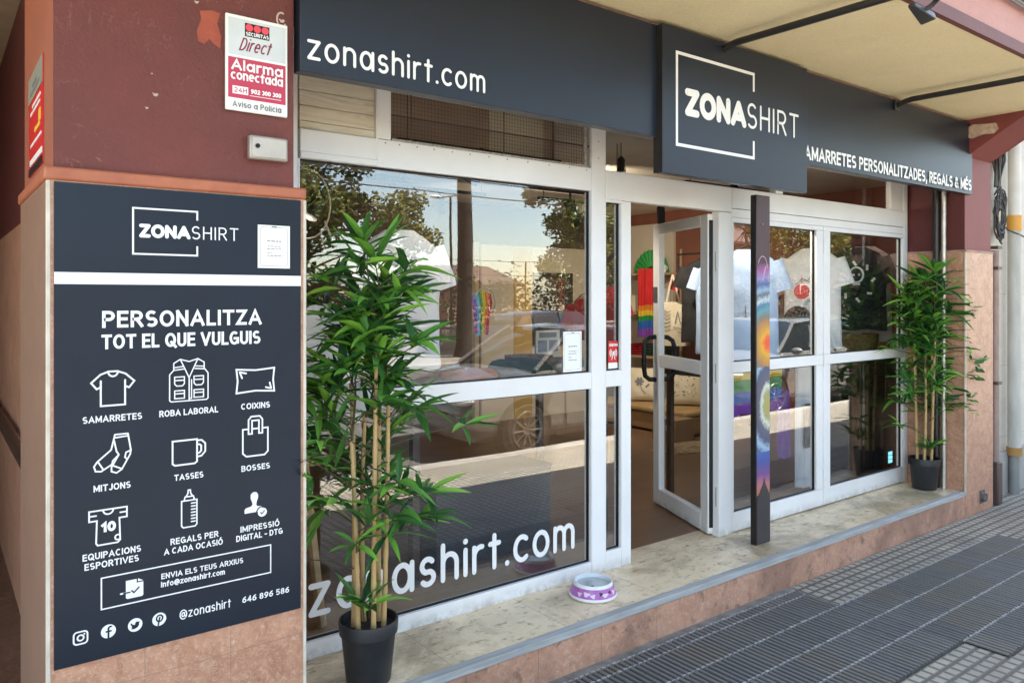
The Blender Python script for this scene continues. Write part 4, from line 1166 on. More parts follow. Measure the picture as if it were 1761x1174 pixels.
# ================================================================== DOG BOWL
bw = thing('dog_bowl', 'round white and purple dog bowl of water on the marble step', 'pet bowl', (2.66, 2.83, .2))
bx_, by_ = 2.66, 2.83
MB().lathe([(.0, .204), (.118, .204), (.122, .208), (.122, .214), (.116, .2185), (.1005, .262), (.1005, .272), (.096, .277), (.089, .275), (.083, .235), (.0, .228)], bx_, by_, 56).build('body', plain('white_melamine', (.78, .78, .79), .25), bw, smooth=50)
bd = MB()
bd.lathe([(.1165, .2190), (.1012, .2615)], bx_, by_, 56)
band = bd.build('band', plain('purple_print', (.34, .085, .36), .3, (.44, .15, .44), 30), bw, smooth=60)
pr_ = MB()
for a, h, sx, sy in ((-150, .24, .016, .010), (-133, .234, .012, .009), (-112, .243, .010, .008), (-100, .236, .018, .009), (-84, .244, .010, .007), (-68, .238, .012, .010), (-52, .243, .014, .008), (-35, .235, .016, .010), (-170, .236, .012, .009), (-15, .24, .012, .009)):
    n = 12
    vs = []
    for k in range(n):
        t_ = 2 * math.pi * k / n
        wv = 1 + .28 * math.sin(3 * t_ + a)
        hh = h + sy * wv * math.sin(t_)
        rr = .1165 + (hh - .2190) / (.2615 - .2190) * (.1012 - .1165) + .0006
        aa = R(a) + sx * wv * math.cos(t_) / rr
        vs.append((bx_ + rr * math.cos(aa), by_ + rr * math.sin(aa), hh))
    pr_.add(vs, [tuple(range(n))], 0 if sx > .011 else 1)
pr_.build('print', [plain('pale_pink_print', (.72, .55, .66), .35), plain('black_print', (.02, .02, .03), .35)], band, smooth=0)
def water_mat():
    m, t, b = new_mat('water_surface')
    b.inputs['Base Color'].default_value = (.42, .47, .48, 1)
    b.inputs['Roughness'].default_value = .03
    b.inputs['Specular IOR Level'].default_value = .7
    return m
wt = MB().lathe([(.0, .259), (.0868, .259)], bx_, by_, 40)
wt.build('water', water_mat(), bw, smooth=0)
MB().ball((bx_ - .03, by_ - .028, .2595), (.011, .008, .0025), 10).build('floating_leaf', plain('dark_red_leaf', (.12, .02, .05), .6), bw)

# ================================================================== PIPES AND NEIGHBOUR
M['stone_pale'] = marble('pale_stone_facade', (.62, .56, .47), (.52, .47, .39), (.72, .67, .6), 4, .6, [(0, .9, -.1, .004), (2, .62, .14, .004)], (.3, .27, .23), veinamt=.25)
nb = thing('neighbour_building', 'pale stone building with grey plinth beyond the right pillar', 'building', (7.0, 2.72, 0))
box(6.852, 30, 2.74, 3.0, .36, 3.2).build('wall', 'stone_pale', nb)
box(6.852, 30, 2.70, 3.0, 0, .36).build('plinth', plain('grey_plinth_stone', (.40, .38, .35), .7, (.30, .285, .26), 5, .2, 40), nb)
box(14.0, 30, 2.74, 3.0, 3.2, 7.0).build('wall', 'stone_pale', nb)
for k in range(5):
    x = 8.05 + k * 2.6
    wf = MB().box(x, x + 1.2, 2.715, 2.739, 1.05, 2.75).build('window_shutter', plain('pale_green_shutter', (.5, .54, .5), .5), nb)
    gr_ = MB()
    for i in range(9): gr_.tube([(x + .07 + i * .13, 2.70, 1.05), (x + .07 + i * .13, 2.70, 2.75)], .008, 6)
    for z in (1.2, 1.8, 2.4): gr_.box(x, x + 1.2, 2.695, 2.705, z, z + .02)
    gr_.build('grille', 'black_metal', wf)
# brown pipe on the pillar edge
bp_ = thing('brown_pipe', 'slim pinkish brown conduit running down the right pillar edge to a dark boot', 'pipe', (6.97, 2.62, 0))
MB().tube([(6.972, 2.62, .34), (6.972, 2.62, 2.08)], .030, 14).build('conduit', plain('dusty_brown_pipe', (.34, .235, .2), .5, (.25, .17, .145), 9), bp_)
MB().box(6.93, 7.02, 2.58, 2.67, 0, .35).build('boot', plain('dark_brown_boot', (.085, .055, .048), .5), bp_, bevel=.01)
M['dark_clamp'] = plain('dark_clamp', (.09, .06, .055), .5)
for z in (.98, 1.92, 2.09): box(6.932, 7.012, 2.582, 2.70, z, z + .025).build('clamp', 'dark_clamp', bp_)
dp = thing('grey_downpipe', 'pale grey downpipe with orange collar on the neighbouring stone wall', 'pipe', (7.48, 2.66, 0))
MB().tube([(7.48, 2.66, .37), (7.48, 2.66, 2.27)], .052, 18).build('pipe', plain('pale_grey_pipe', (.52, .50, .46), .45, (.4, .385, .35), 5, stretch=(3, 3, .6)), dp)
MB().tube([(7.48, 2.66, .0), (7.48, 2.66, .33)], .042, 16).build('foot_pipe', plain('dark_grey_pipe', (.25, .25, .24), .5), dp)
MB().tube([(7.48, 2.66, 2.27), (7.48, 2.66, 2.40)], .058, 18).build('collar', plain('orange_collar', (.70, .34, .05), .5), dp)
MB().tube([(7.48, 2.66, 2.40), (7.48, 2.66, 3.19)], .05, 18).build('upper_pipe', plain('cream_pipe', (.70, .68, .63), .5), dp)
MB().tube([(7.48, 2.66, .33), (7.48, 2.66, .40)], .06, 18).build('lower_collar', plain('rusty_collar', (.42, .22, .06), .6), dp)
# black and chrome tubes in the recess beside the frame
tb = thing('recess_tubes', 'pair of slim black and chrome tubes in the recess beside the right pillar', 'pipe', (6.32, 2.77, .2))
MB().tube([(6.322, 2.795, .2), (6.322, 2.795, 2.62)], .024, 14).build('black_tube', 'black_metal', tb)
MB().tube([(6.325, 2.74, .2), (6.325, 2.74, 2.62)], .018, 14).build('chrome_tube', 'steel', tb)
# cables
def cable_bundle(name, label, strands, mat_, loc, group=None):
    t_ = MB()
    for pts, r in strands: t_.tube(pts, r, 6)
    return tag(t_.build(name, mat_, loc=loc), label, 'cable', group)
rnd = random.Random(5)
sts = []
for k in range(14):
    x = 7.10 + k * .016
    sts.append(([(x + rnd.uniform(-.01, .01), 2.70 - .02 * (k % 3), 3.15), (x + rnd.uniform(-.02, .02), 2.69 - .02 * (k % 3), 2.85), (7.18 + rnd.uniform(-.05, .05), 2.68, 2.62)], rnd.uniform(.006, .010)))
for k in range(16):
    a0 = rnd.uniform(0, 6); rx = rnd.uniform(.05, .11); rz = rnd.uniform(.10, .20); cz = 2.40 + rnd.uniform(-.06, .08)
    sts.append(([(7.19 + rx * math.cos(a0 + t * .5) + .01 * math.sin(t), 2.68 - .03 * rnd.random(), cz + rz * math.sin(a0 + t * .5)) for t in range(13)], rnd.uniform(.004, .008)))
sts.append(([(7.22, 2.67, 2.32), (7.35, 2.66, 2.27), (7.5, 2.60, 2.22), (8.2, 2.66, 2.12)], .006))
cable_bundle('cable_coil', 'tangled coil of dark cables hanging on the wall beside the right pillar', sts, plain('dark_cable', (.035, .03, .028), .5), (7.18, 2.68, 2.2))
sts = []
for k in range(7):
    sts.append(([(-3, 1.68 - .012 * (k % 3), 3.34 + .016 * k), (2, 1.675 - .012 * (k % 3), 3.335 + .016 * k), (4.4, 1.67 - .012 * (k % 3), 3.30 + .015 * k + rnd.uniform(-.006, .006)), (5.8, 1.675, 3.29 + .015 * k + rnd.uniform(-.01, .01)), (7.05, 1.67, 3.31 + .016 * k)], .0085))
cable_bundle('parapet_cables', 'bundle of grey cables strung along the pink canopy parapet', sts, plain('grey_cable', (.16, .155, .15), .5), (3, 1.68, 3.3))

# ================================================================== INSIDE THE SHOP
def shift(mb, loc): mb.v = [(v[0] + loc[0], v[1] + loc[1], v[2] + loc[2]) for v in mb.v]; return mb
M['white_cotton'] = fabric('white_cotton', (.72, .73, .76), (.66, .67, .71))
M['blue_cotton'] = fabric('pale_blue_cotton', (.42, .54, .76), (.36, .48, .70))
M['black_cotton'] = fabric('black_cotton', (.018, .018, .020), (.03, .03, .033))
M['cream_cotton'] = fabric('cream_cotton', (.70, .62, .46), (.62, .54, .39))
M['green_cotton'] = fabric('bottle_green_cotton', (.025, .06, .04), (.018, .042, .03))
M['red_cotton'] = fabric('red_cotton', (.30, .016, .02), (.24, .012, .016))
M['purple_cotton'] = fabric('purple_cotton', (.20, .07, .36), (.15, .05, .28))
M['dark_wood'] = plain('dark_wood', (.045, .026, .018), .45, (.03, .018, .012), 4, stretch=(1, 8, 8))
M['pale_wood'] = plain('pale_wood', (.52, .38, .22), .55, (.42, .29, .16), 4, stretch=(1, 8, 8))
M['wicker'] = plain('brown_wicker', (.34, .20, .08), .7, (.16, .085, .03), 40, .8, 90)

def tshirt(name, label, loc, w, h, rz, mat_, seed=1, group=None, hanger=True, print_fn=None, cat='t-shirt'):
    rnd = random.Random(seed)
    t_ = thing(name, label, cat, loc, group)
    prof = [(-h, .49, .050), (-h * .98, .50, .055), (-h * .75, .485, .06), (-h * .5, .48, .07), (-h * .32, .49, .075), (-.20, .49, .07), (-.13, .475, .065), (-.08, .42, .058), (-.045, .33, .052), (-.02, .24, .046), (0.0, .175, .042)]
    ph = [rnd.uniform(0, 6) for _ in range(6)]
    mb = MB(); rings = []
    fine = []
    for i in range(len(prof) - 1):
        for s_ in range(3):
            f = s_ / 3
            fine.append(tuple(prof[i][q] * (1 - f) + prof[i + 1][q] * f for q in range(3)))
    fine.append(prof[-1])
    n = 44
    for z, a, b in fine:
        r = []
        for k in range(n):
            t = 2 * math.pi * k / n
            c, s_ = math.cos(t), math.sin(t)
            x = w * a * math.copysign(abs(c) ** .8, c)
            y = b * math.copysign(abs(s_) ** .7, s_)
            amp = .0045 * min(1, (-z) / .25)
            y += amp * (math.sin(x * 30 + ph[0] + z * 4) + .9 * math.sin(x * 17 - z * 9 + ph[1])) + .006 * math.sin(z * 30 + x * 12 + ph[2]) * min(1, -z / .2)
            r.append((x, y, z + (.008 * math.sin(x * 24 + ph[3]) if z < -h * .95 else 0)))
        rings.append(r)
    mb.loft(rings, 0, caps=False)
    for sg in (-1, 1):
        rr = []
        for i in range(7):
            f = i / 6
            cx_ = sg * w * (.385 + .14 * f); cz_ = -.09 - .22 * f
            ax = Vector((sg * .30, 0, -.95)).normalized()
            up = Vector((0, 1, 0)); sd = ax.cross(up).normalized()
            ra = .078 + .012 * f; rb_ = .052 - .008 * f
            rr.append([tuple(Vector((cx_, 0, cz_)) + sd * ra * math.cos(2 * math.pi * k / 20) + up * (rb_ * math.sin(2 * math.pi * k / 20) + .005 * math.sin(k * 1.9 + i * 2 + ph[4]))) for k in range(20)])
        mb.loft(rr, 0, caps=False)
    shift(mb, loc).build('cotton_body', mat_, t_, smooth=80)
    col = MB().tube([(w * .165 * math.cos(t), -.044 * math.sin(t) , -.012 - .03 * max(0, math.sin(t))) for t in [k * math.pi / 10 for k in range(21)]], .006, 6)
    shift(col, loc).build('collar', mat_, t_)
    if hanger:
        hg_ = MB().tube([(-w * .38, 0, -.06), (-.04, 0, .015), (0, 0, .03), (.04, 0, .015), (w * .38, 0, -.06)], .008, 6)
        hg_.tube([(0, 0, .03), (0, 0, .07), (.02, 0, .10), (.035, 0, .08)], .003, 6)
        shift(hg_, loc).build('hanger', 'black_metal', t_)
    if print_fn:
        pm = MB(); print_fn(pm, lambda x, z, k: (x, -.088 - .0003 * k, z))
        shift(pm, loc).build('print', 'ink' if mat_ != 'black_cotton' else 'paper', t_)
    t_.rotation_euler[2] = R(rz)
    return t_

def mountain_print(mb, put):
    stroke(mb, [(-.13, -.30), (-.08, -.25), (-.04, -.27), (.01, -.20), (.05, -.235), (.13, -.27)], .006, put)
    stroke(mb, [(-.10, -.285), (-.06, -.265), (-.03, -.28), (.02, -.225), (.08, -.26)], .004, put)
    for zz, a, b in ((-.34, -.12, .11), (-.38, -.08, .12), (-.43, -.02, .04)):
        x = a
        while x < b:
            l = random.uniform(.012, .03)
            stroke(mb, [(x, zz), (min(b, x + l), zz)], .013, put)
            x += l + .007
    stroke(mb, [(-.03, -.43), (-.01, -.445), (.02, -.44)], .012, put)

def small_print(mb, put):
    stroke(mb, [(-.02, -.42), (-.02, -.50)], .010, put)
    stroke(mb, [(-.035, -.50), (-.005, -.50)], .008, put)

def text_print(mb, put):
    for zz in (-.16, -.19, -.22, -.25):
        x = -.10
        while x < .09:
            l = random.uniform(.012, .04)
            stroke(mb, [(x, zz), (x + l, zz)], .010, put)
            x += l + .01

def face_print(mb, put):
    stroke(mb, arc(0, -.24, .055, .065, 0, 360, 18), .016, put)
    for sx in (-.022, .022): stroke(mb, [(sx, -.24)], .018, put)
    stroke(mb, [(-.03, -.32), (.03, -.32)], .02, put)
    for a in range(0, 360, 45): stroke(mb, [(.12 * math.cos(R(a)), -.30 + .14 * math.sin(R(a))), (.15 * math.cos(R(a + 10)), -.30 + .18 * math.sin(R(a + 10)))], .02, put)

tshirt('t_shirt', 'white t-shirt with small lettering hanging in the big window behind the near plant', (1.98, 3.6, 2.05), .46, .74, -12, 'white_cotton', 1, 'white t-shirts on display', print_fn=text_print)
tshirt('t_shirt', 'pale white t-shirt hung low behind the near plant stems', (1.62, 3.8, 1.66), .44, .62, -16, 'white_cotton', 2, 'white t-shirts on display')
tshirt('t_shirt', 'pale blue t-shirt hanging at the left edge of the right window, beside the painted post', (4.86, 3.5, 2.05), .46, .84, -48, 'blue_cotton', 3, 'coloured t-shirts on display', print_fn=small_print)
tshirt('t_shirt', 'white t-shirt with mountain drawing hanging in the right window', (5.86, 3.58, 2.10), .46, .82, -56, 'white_cotton', 4, 'white t-shirts on display', print_fn=mountain_print)
tshirt('t_shirt', 'black t-shirt with pale print hanging in the rightmost window', (6.50, 3.55, 2.13), .50, .72, -60, 'black_cotton', 5, 'coloured t-shirts on display', print_fn=face_print)
tshirt('t_shirt', 'white t-shirt half hidden behind the black one in the rightmost window', (6.86, 3.66, 2.16), .46, .86, -60, 'white_cotton', 6, 'white t-shirts on display')
tshirt('t_shirt', 'pale blue t-shirt on the rack seen through the open door glass', (6.70, 5.20, 2.08), .46, 1.0, -44, 'blue_cotton', 7, 'coloured t-shirts on display')
tshirt('t_shirt', 'black t-shirt on the rack behind the pale blue one inside the doorway', (6.80, 5.47, 2.10), .48, .9, -44, 'black_cotton', 8, 'coloured t-shirts on display')
tshirt('sweatshirt', 'red sweatshirt hanging deep in the shop behind the notice in the window', (5.16, 5.6, 1.70), .30, .42, -40, 'red_cotton', 9, 'red garments', cat='sweatshirt')
tshirt('sweatshirt', 'red sweatshirt seen through the narrow pane left of the doorway', (5.50, 5.62, 1.80), .32, .55, -40, 'red_cotton', 10, 'red garments', cat='sweatshirt')
# rails
rl = MB().tube([(5.2, 3.30, 2.19), (7.3, 3.95, 2.28)], .012, 8)
tag(rl.build('clothes_rail', 'black_metal', loc=(5.9, 3.5, 2.19)), 'black clothes rail carrying the t-shirts in the right window', 'rail')
rl = MB().tube([(6.62, 5.0, 2.18), (7.0, 6.0, 2.19)], .012, 8); rl.tube([(6.62, 5.0, .2), (6.62, 5.0, 2.18)], .012, 8); rl.tube([(7.0, 6.0, .2), (7.0, 6.0, 2.18)], .012, 8)
tag(rl.build('clothes_rail', 'black_metal', loc=(6.5, 5.5, .2)), 'free standing black clothes rail inside beyond the open door', 'rail')

# tables and what lies on them
def table(label, x0, x1, y0, y1, zt, mat_='dark_wood', th=.035):
    t_ = thing('display_table', label, 'table', ((x0 + x1) / 2, (y0 + y1) / 2, .2), 'display tables')
    MB().box(x0, x1, y0, y1, zt - th, zt).build('tabletop', mat_, t_, bevel=.004)
    for x in (x0 + .03, x1 - .07):
        for y in (y0 + .03, y1 - .07): MB().box(x, x + .04, y, y + .04, .2, zt - th - .001).build('leg', 'dark_wood', t_)
    return t_
table('dark display table behind the big window with folded clothes on it', 1.95, 3.40, 3.42, 4.15, 1.19)
table('dark display table in the right window with a rainbow cloth over its edge', 4.30, 6.25, 3.34, 3.85, 1.17)
def folded(label, c, sx, sy, sz, mat_, seed):
    rnd = random.Random(seed)
    mb = MB(); rings = []
    for i in range(9):
        ph = math.pi * (i / 8 - .5)
        rr = []
        for k in range(24):
            t = 2 * math.pi * k / 24
            q = max(.02, math.cos(ph)) ** .5
            x = sx * q * math.copysign(abs(math.cos(t)) ** .6, math.cos(t)); y = sy * q * math.copysign(abs(math.sin(t)) ** .6, math.sin(t))
            z = sz * (math.sin(ph) + 1) * (1 + .18 * math.sin(5 * t + seed) + .12 * math.sin(x * 40 + seed))
            rr.append((c[0] + x, c[1] + y, c[2] + z))
        rings.append(rr)
    mb.loft(rings)
    return tag(mb.build('folded_garment', mat_, loc=c, smooth=70), label, 'folded clothes', 'folded clothes on the tables')
folded('bottle green folded garment on the table behind the big window', (2.95, 3.80, 1.192), .21, .14, .05, 'green_cotton', 1)
folded('orange red folded garment beside the green one on the table', (2.55, 3.78, 1.192), .17, .13, .035, fabric('rust_cotton', (.42, .12, .06)), 2)
folded('grey folded garment at the right end of the same table', (3.25, 3.72, 1.192), .13, .12, .05, fabric('stone_cotton', (.30, .27, .23)), 3)
folded('black folded garment piled below the cap in the right window', (5.50, 3.62, 1.172), .28, .12, .16, 'black_cotton', 4)
folded('dark grey folded garment at the far end of the right window table', (6.05, 3.60, 1.172), .18, .14, .07, fabric('slate_cotton', (.05, .055, .06)), 6)
folded('pale mauve folded garment beside the painted post in the right window', (4.98, 3.58, 1.172), .12, .12, .11, fabric('mauve_cotton', (.50, .46, .66)), 7)
# cap
cp = thing('black_cap', 'black cap displayed on the dark clothes in the right window', 'cap', (5.62, 3.56, 1.50))
mb = MB(); rings = []
for i in range(8):
    ph = i / 7 * math.pi / 2
    rings.append([(5.62 + .10 * math.cos(ph) * math.cos(t), 3.56 + .115 * math.cos(ph) * math.sin(t), 1.50 + .125 * math.sin(ph)) for t in [2 * math.pi * k / 24 for k in range(24)]])
mb.loft(rings); mb.build('crown', 'black_cotton', cp, smooth=80)
br_ = MB(); br_.tube([(5.60, 3.47, 1.505), (5.555, 3.40, 1.495), (5.52, 3.34, 1.475)], [.085, .08, .045], 16, flat=.1); br_.build('brim', 'black_cotton', cp)
# printed cloth over the table edge
def cloth(name, label, cat, x0, x1, z0, z1, y, bands, seed, wav=.012, nx=30, nz=26, rz=0, taper=0.0, hole=None):
    """hanging cloth with folds, coloured in horizontal bands of real dye"""
    rnd = random.Random(seed); p0 = rnd.uniform(0, 6)
    mb = MB()
    mats = [b_[0] for b_ in bands]; lim = [b_[1] for b_ in bands]
    vs = []
    for side in (0, .004):
        for j in range(nz + 1):
            f = j / nz
            for i in range(nx + 1):
                g_ = i / nx
                x = x0 + (x1 - x0) * (g_ + taper * (g_ - .5) * f)
                yy = y + side + wav * (.35 + .65 * f) * (math.sin(g_ * 17 + p0) + .5 * math.sin(g_ * 31 + f * 3))
                z = z1 + (z0 - z1) * f + (.012 * math.sin(g_ * 9 + p0) * f)
                vs.append((x, yy, z))
    o = (nx + 1) * (nz + 1)
    for j in range(nz):
        f = (j + .5) / nz
        mi = next((k for k, l in enumerate(lim) if f <= l), len(lim) - 1)
        for i in range(nx):
            a = j * (nx + 1) + i
            mb.m.append(mi); mb.f.append((a, a + 1, a + nx + 2, a + nx + 1))
            mb.m.append(mi); mb.f.append((o + a, o + a + nx + 1, o + a + nx + 2, o + a + 1))
    mb.v = vs
    ob = mb.build(name, mats, loc=((x0 + x1) / 2, y, z1), smooth=80)
    ob.rotation_euler[2] = R(rz)
    return tag(ob, label, cat)
fb = {n: fabric(n + '_dyed_cotton', c) for n, c in dict(red=(.55, .03, .03), orange=(.62, .20, .03), yellow=(.66, .46, .04), green=(.03, .26, .07), blue=(.04, .13, .46), violet=(.22, .07, .38), pink=(.6, .3, .5), cyan=(.1, .45, .6)).items()}
cloth('rainbow_cloth', 'rainbow striped cloth hanging from the table edge in the right window', 'cloth', 4.45, 5.02, .86, 1.172, 3.315, [(fb['yellow'], .2), (fb['green'], .45), (fb['blue'], .72), (fb['violet'], 1.0)], 2)
cloth('purple_scarf', 'purple scarf hanging below the rainbow cloth beside the long white cloth', 'scarf', 5.02, 5.13, .50, 1.0, 3.325, [('purple_cotton', 1.0)], 3, .02)
lc = cloth('long_white_cloth', 'long white printed cloth hanging below the table in the right window', 'cloth', 5.21, 5.57, .25, 1.165, 3.315, [('white_cotton', 1.0)], 4, .008)
ph_ = MB(); ph_.box(5.29, 5.50, 3.290, 3.2935, .55, .885)
po_ = ph_.build('photo_print', plain('dark_photo_print', (.035, .035, .04), .5, (.16, .14, .14), 12), lc)
cloth('rainbow_scarf', 'red scarf ending in rainbow colours hanging beside the shelf inside the doorway', 'scarf', 7.02, 7.30, 1.20, 2.05, 6.60, [(fb['red'], .55), (fb['orange'], .63), (fb['yellow'], .70), (fb['green'], .78), (fb['blue'], .88), (fb['violet'], 1.0)], 5, .025, rz=-60)
rs_ = thing('rainbow_ribbons', 'rainbow ribbons on a small ring in the middle of the big window', 'ribbons', (2.77, 3.95, 1.62))
MB().tube([(2.78 + .085 * math.cos(t), 3.95, 1.66 + .095 * math.sin(t)) for t in [k * math.pi / 14 for k in range(29)]], .004, 6).build('ring', 'steel', rs_)
for k, n_ in enumerate(('violet', 'cyan', 'green', 'yellow', 'orange', 'red')):
    x = 2.695 + .024 * k
    MB().tube([(x, 3.95, 1.74 - .01 * abs(k - 3)), (x + .004, 3.94, 1.66), (x - .002 + .006 * (3 - k), 3.945, 1.56), (x + .008 * (3 - k), 3.95, 1.47 - .01 * (k % 2))], [.013, .016, .014, .012], 8, flat=.35).build('ribbon', fb[n_], rs_)
# big pale apron cloth under the rack
cloth('pale_yellow_cloth', 'pale yellow printed cloth hanging low below the blue t-shirt inside the doorway', 'cloth', 6.45, 6.85, .42, .86, 5.12, [('cream_cotton', 1.0)], 8, rz=-40)
# shelves, fan, discs
sh = thing('wall_shelf', 'pale wooden wall shelves with two boards inside the doorway', 'shelf', (7.45, 6.75, 1.5))
for z in (2.0, 1.505, .95): MB().box(7.22, 7.552, 6.42, 7.12, z - .03, z).build('board', 'pale_wood', sh, bevel=.003)
MB().box(7.53, 7.553, 6.40, 6.42, .3, 2.3).build('upright', 'pale_wood', sh)
fn = MB()
pts = []
for k in range(25):
    a = math.pi * k / 24
    pts.append((.30 * math.cos(a) * (1.0 if k % 2 else .97), .30 * math.sin(a) * (1.0 if k % 2 else .97), .012 if k % 2 else 0))
for k in range(24):
    a, b = pts[k], pts[k + 1]
    i0 = (a[0] * .3, a[1] * .3, a[2]); i1 = (b[0] * .3, b[1] * .3, b[2])
    P = lambda q: (7.40 - q[2], 6.78 + q[0], 2.005 + q[1])
    fn.quad(P(a), P(b), P(i1), P(i0))
    fn.quad(*[(p[0] + .006, p[1], p[2]) for p in (P(i0), P(i1), P(b), P(a))])
tag(fn.build('green_fan', plain('leaf_green_paper', (.03, .30, .06), .6), loc=(7.4, 6.78, 2.005), smooth=0), 'open green folding fan standing on the upper wall shelf', 'fan')
def disc(label, c, r):
    mb = MB()
    mb.tube([(c[0] - .006, c[1] - .008, c[2]), (c[0] + .006, c[1] + .008, c[2])], r, 24)
    mb.tube([(c[0], c[1], c[2] + r - .004), (c[0], c[1], c[2] + r + .08)], .002, 5)
    return tag(mb.build('red_disc', 'bright_red', loc=c), label, 'disc', 'red discs')
disc('red round disc hanging by the tote bag seen through the door glass', (6.86, 5.92, 1.845), .075)
disc('red round disc hanging beside the white mountain t-shirt', (5.58, 3.50, 1.74), .06)
# shelf goods
gd = MB().box(7.3, 7.5, 6.55, 6.75, 1.506, 1.80); tag(gd.build('white_box', 'paper', loc=(7.4, 6.65, 1.506), bevel=.004), 'white box standing on the middle wall shelf', 'box')
gd = MB().box(7.28, 7.48, 6.85, 7.05, 1.506, 1.72); tag(gd.build('cream_box', 'cream_cotton', loc=(7.38, 6.95, 1.506), bevel=.004), 'cream box at the far end of the middle wall shelf', 'box')
for k_, (yy, zz, w_) in enumerate(((6.50, 2.002, 'at the near end of the upper shelf'), (6.50, 1.507, 'at the near end of the middle shelf'), (6.80, 1.507, 'between the two boxes on the middle shelf'))):
    mg = thing('mug', 'white printed mug ' + w_, 'mug', (7.30, yy, zz), 'mugs on the wall shelves')
    MB().lathe([(.0, zz), (.040, zz), (.041, zz + .098), (.037, zz + .098), (.036, zz + .01), (.0, zz + .008)], 7.30, yy, 22).build('cup', 'paper', mg, smooth=50)
    MB().tube([(7.30, yy - .041, zz + .08), (7.30, yy - .068, zz + .07), (7.30, yy - .070, zz + .035), (7.30, yy - .041, zz + .02)], .006, 8).build('handle', 'paper', mg)
for k_, (yy, zz, m_, w_) in enumerate(((6.62, .952, 'green_cotton', 'green folded stack at the near end of the lowest wall shelf'), (6.92, .952, 'red_cotton', 'red folded stack at the far end of the lowest wall shelf'))):
    mb = MB()
    for q in range(4): mb.box(7.25 + .004 * (q % 2), 7.50, yy - .11 + .005 * (q % 3), yy + .11, zz + q * .036, zz + q * .036 + .034)
    tag(mb.build('folded_stack', m_, loc=(7.38, yy, zz), bevel=.012), w_, 'folded clothes', 'folded stacks on the wall shelf')
mb = MB().lathe([(.0, .951), (.05, .951), (.06, 1.0), (.04, 1.06), (.0, 1.07)], 7.36, 6.77, 20); tag(mb.build('dark_pot', 'black', loc=(7.36, 6.77, .951)), 'small dark pot on the lowest wall shelf', 'pot')
# tote bag
tt = thing('tote_bag', 'cream cotton tote bag with black leaf drawing hanging inside the doorway', 'bag', (6.75, 5.86, 1.95))
mb = MB(); rings = []
for i in range(14):
    f = i / 13
    hw = .20 * (.72 + .28 * min(1, f * 2.2)); dp_ = .018 + .045 * math.sin(math.pi * min(1, f * .9 + .05))
    z = 1.64 - .50 * f
    rings.append([(math.copysign(abs(math.cos(t)) ** .5, math.cos(t)) * hw, math.copysign(abs(math.sin(t)) ** .8, math.sin(t)) * dp_ + .006 * math.sin(9 * f + 4 * t), z) for t in [2 * math.pi * k / 28 for k in range(28)]])
mb.loft(rings); tot = mb
def rot_at(mb, c, deg):
    m_ = Matrix.Rotation(R(deg), 3, 'Z')
    mb.v = [tuple(m_ @ Vector((v[0], v[1], 0)) + Vector((c[0], c[1], v[2]))) for v in mb.v]
    return mb
rot_at(tot, (6.75, 5.86), -46).build('bag_body', 'cream_cotton', tt, smooth=70)
mb = MB()
for sx in (-.07, .07): mb.tube([(sx, -.02, 1.64), (sx * .5, -.01, 1.82), (0.0, 0, 1.95)], .011, 6, flat=.4)
rot_at(mb, (6.75, 5.86), -46).build('strap', 'cream_cotton', tt)
mb = MB(); put = lambda x, z, k: (x, -.078 - .0003 * k, z)
for a in range(6):
    zz = 1.52 - .04 * a
    stroke(mb, [(-.06 - .006 * a, zz), (-.10 - .008 * a, zz + .025)], .012, put); stroke(mb, [(-.06 - .006 * a, zz), (-.03, zz + .02)], .010, put)
stroke(mb, [(.02, 1.40), (.05, 1.53), (.08, 1.40)], .010, put); stroke(mb, [(0, 1.36), (.11, 1.33)], .008, put); stroke(mb, [(.05, 1.3), (.12, 1.28)], .008, put)
rot_at(mb, (6.75, 5.86), -46).build('print', 'ink', tt)
# bench with pillows
bn = thing('bench', 'low brown padded bench under the pillows inside the doorway', 'bench', (6.75, 5.8, .2))
MB().box(6.38, 7.2, 5.35, 6.75, .22, .42).build('base', plain('tan_leatherette', (.33, .20, .09), .55, (.27, .155, .07), 5, .1), bn, bevel=.02)
MB().box(6.34, 7.22, 5.32, 6.78, .42, .48).build('cushion', plain('ochre_blanket', (.42, .28, .12), .8, (.34, .22, .09), 6, .3), bn, bevel=.02)
def pillow(label, c, rz, w, h, d, mat_, prn):
    t_ = thing('pillow', label, 'pillow', c, 'printed pillows')
    mb = MB(); n = 16
    for sgn in (-1, 1):
        vs = []
        for j in range(n + 1):
            for i in range(n + 1):
                u = i / n * 2 - 1; v = j / n * 2 - 1
                e = (1 - u * u) * (1 - v * v)
                pin = 1 - .08 * (1 - abs(u * v) ** 1) * 0
                x = w / 2 * u * (1 - .07 * (1 - v * v)); z = h / 2 * v * (1 - .07 * (1 - u * u))
                vs.append((x, sgn * d / 2 * max(0, e) ** .45 + .004 * math.sin(u * 9 + v * 7), z + h / 2))
        fs = [(j * (n + 1) + i, j * (n + 1) + i + 1, (j + 1) * (n + 1) + i + 1, (j + 1) * (n + 1) + i) for j in range(n) for i in range(n)]
        if sgn > 0: fs = [f[::-1] for f in fs]
        mb.add(vs, fs)
    shift(mb, c).build('cushion', mat_, t_, smooth=80)
    pm = MB(); put = lambda x, z, k: (x, -d / 2 * max(0, (1 - (2 * x / w) ** 2) * (1 - (2 * (z - h / 2) / h) ** 2)) ** .45 - .004, z)
    prn(pm, put)
    shift(pm, c).build('print', 'ink', t_)
    t_.rotation_euler = (R(-14), 0, R(rz))
    return t_
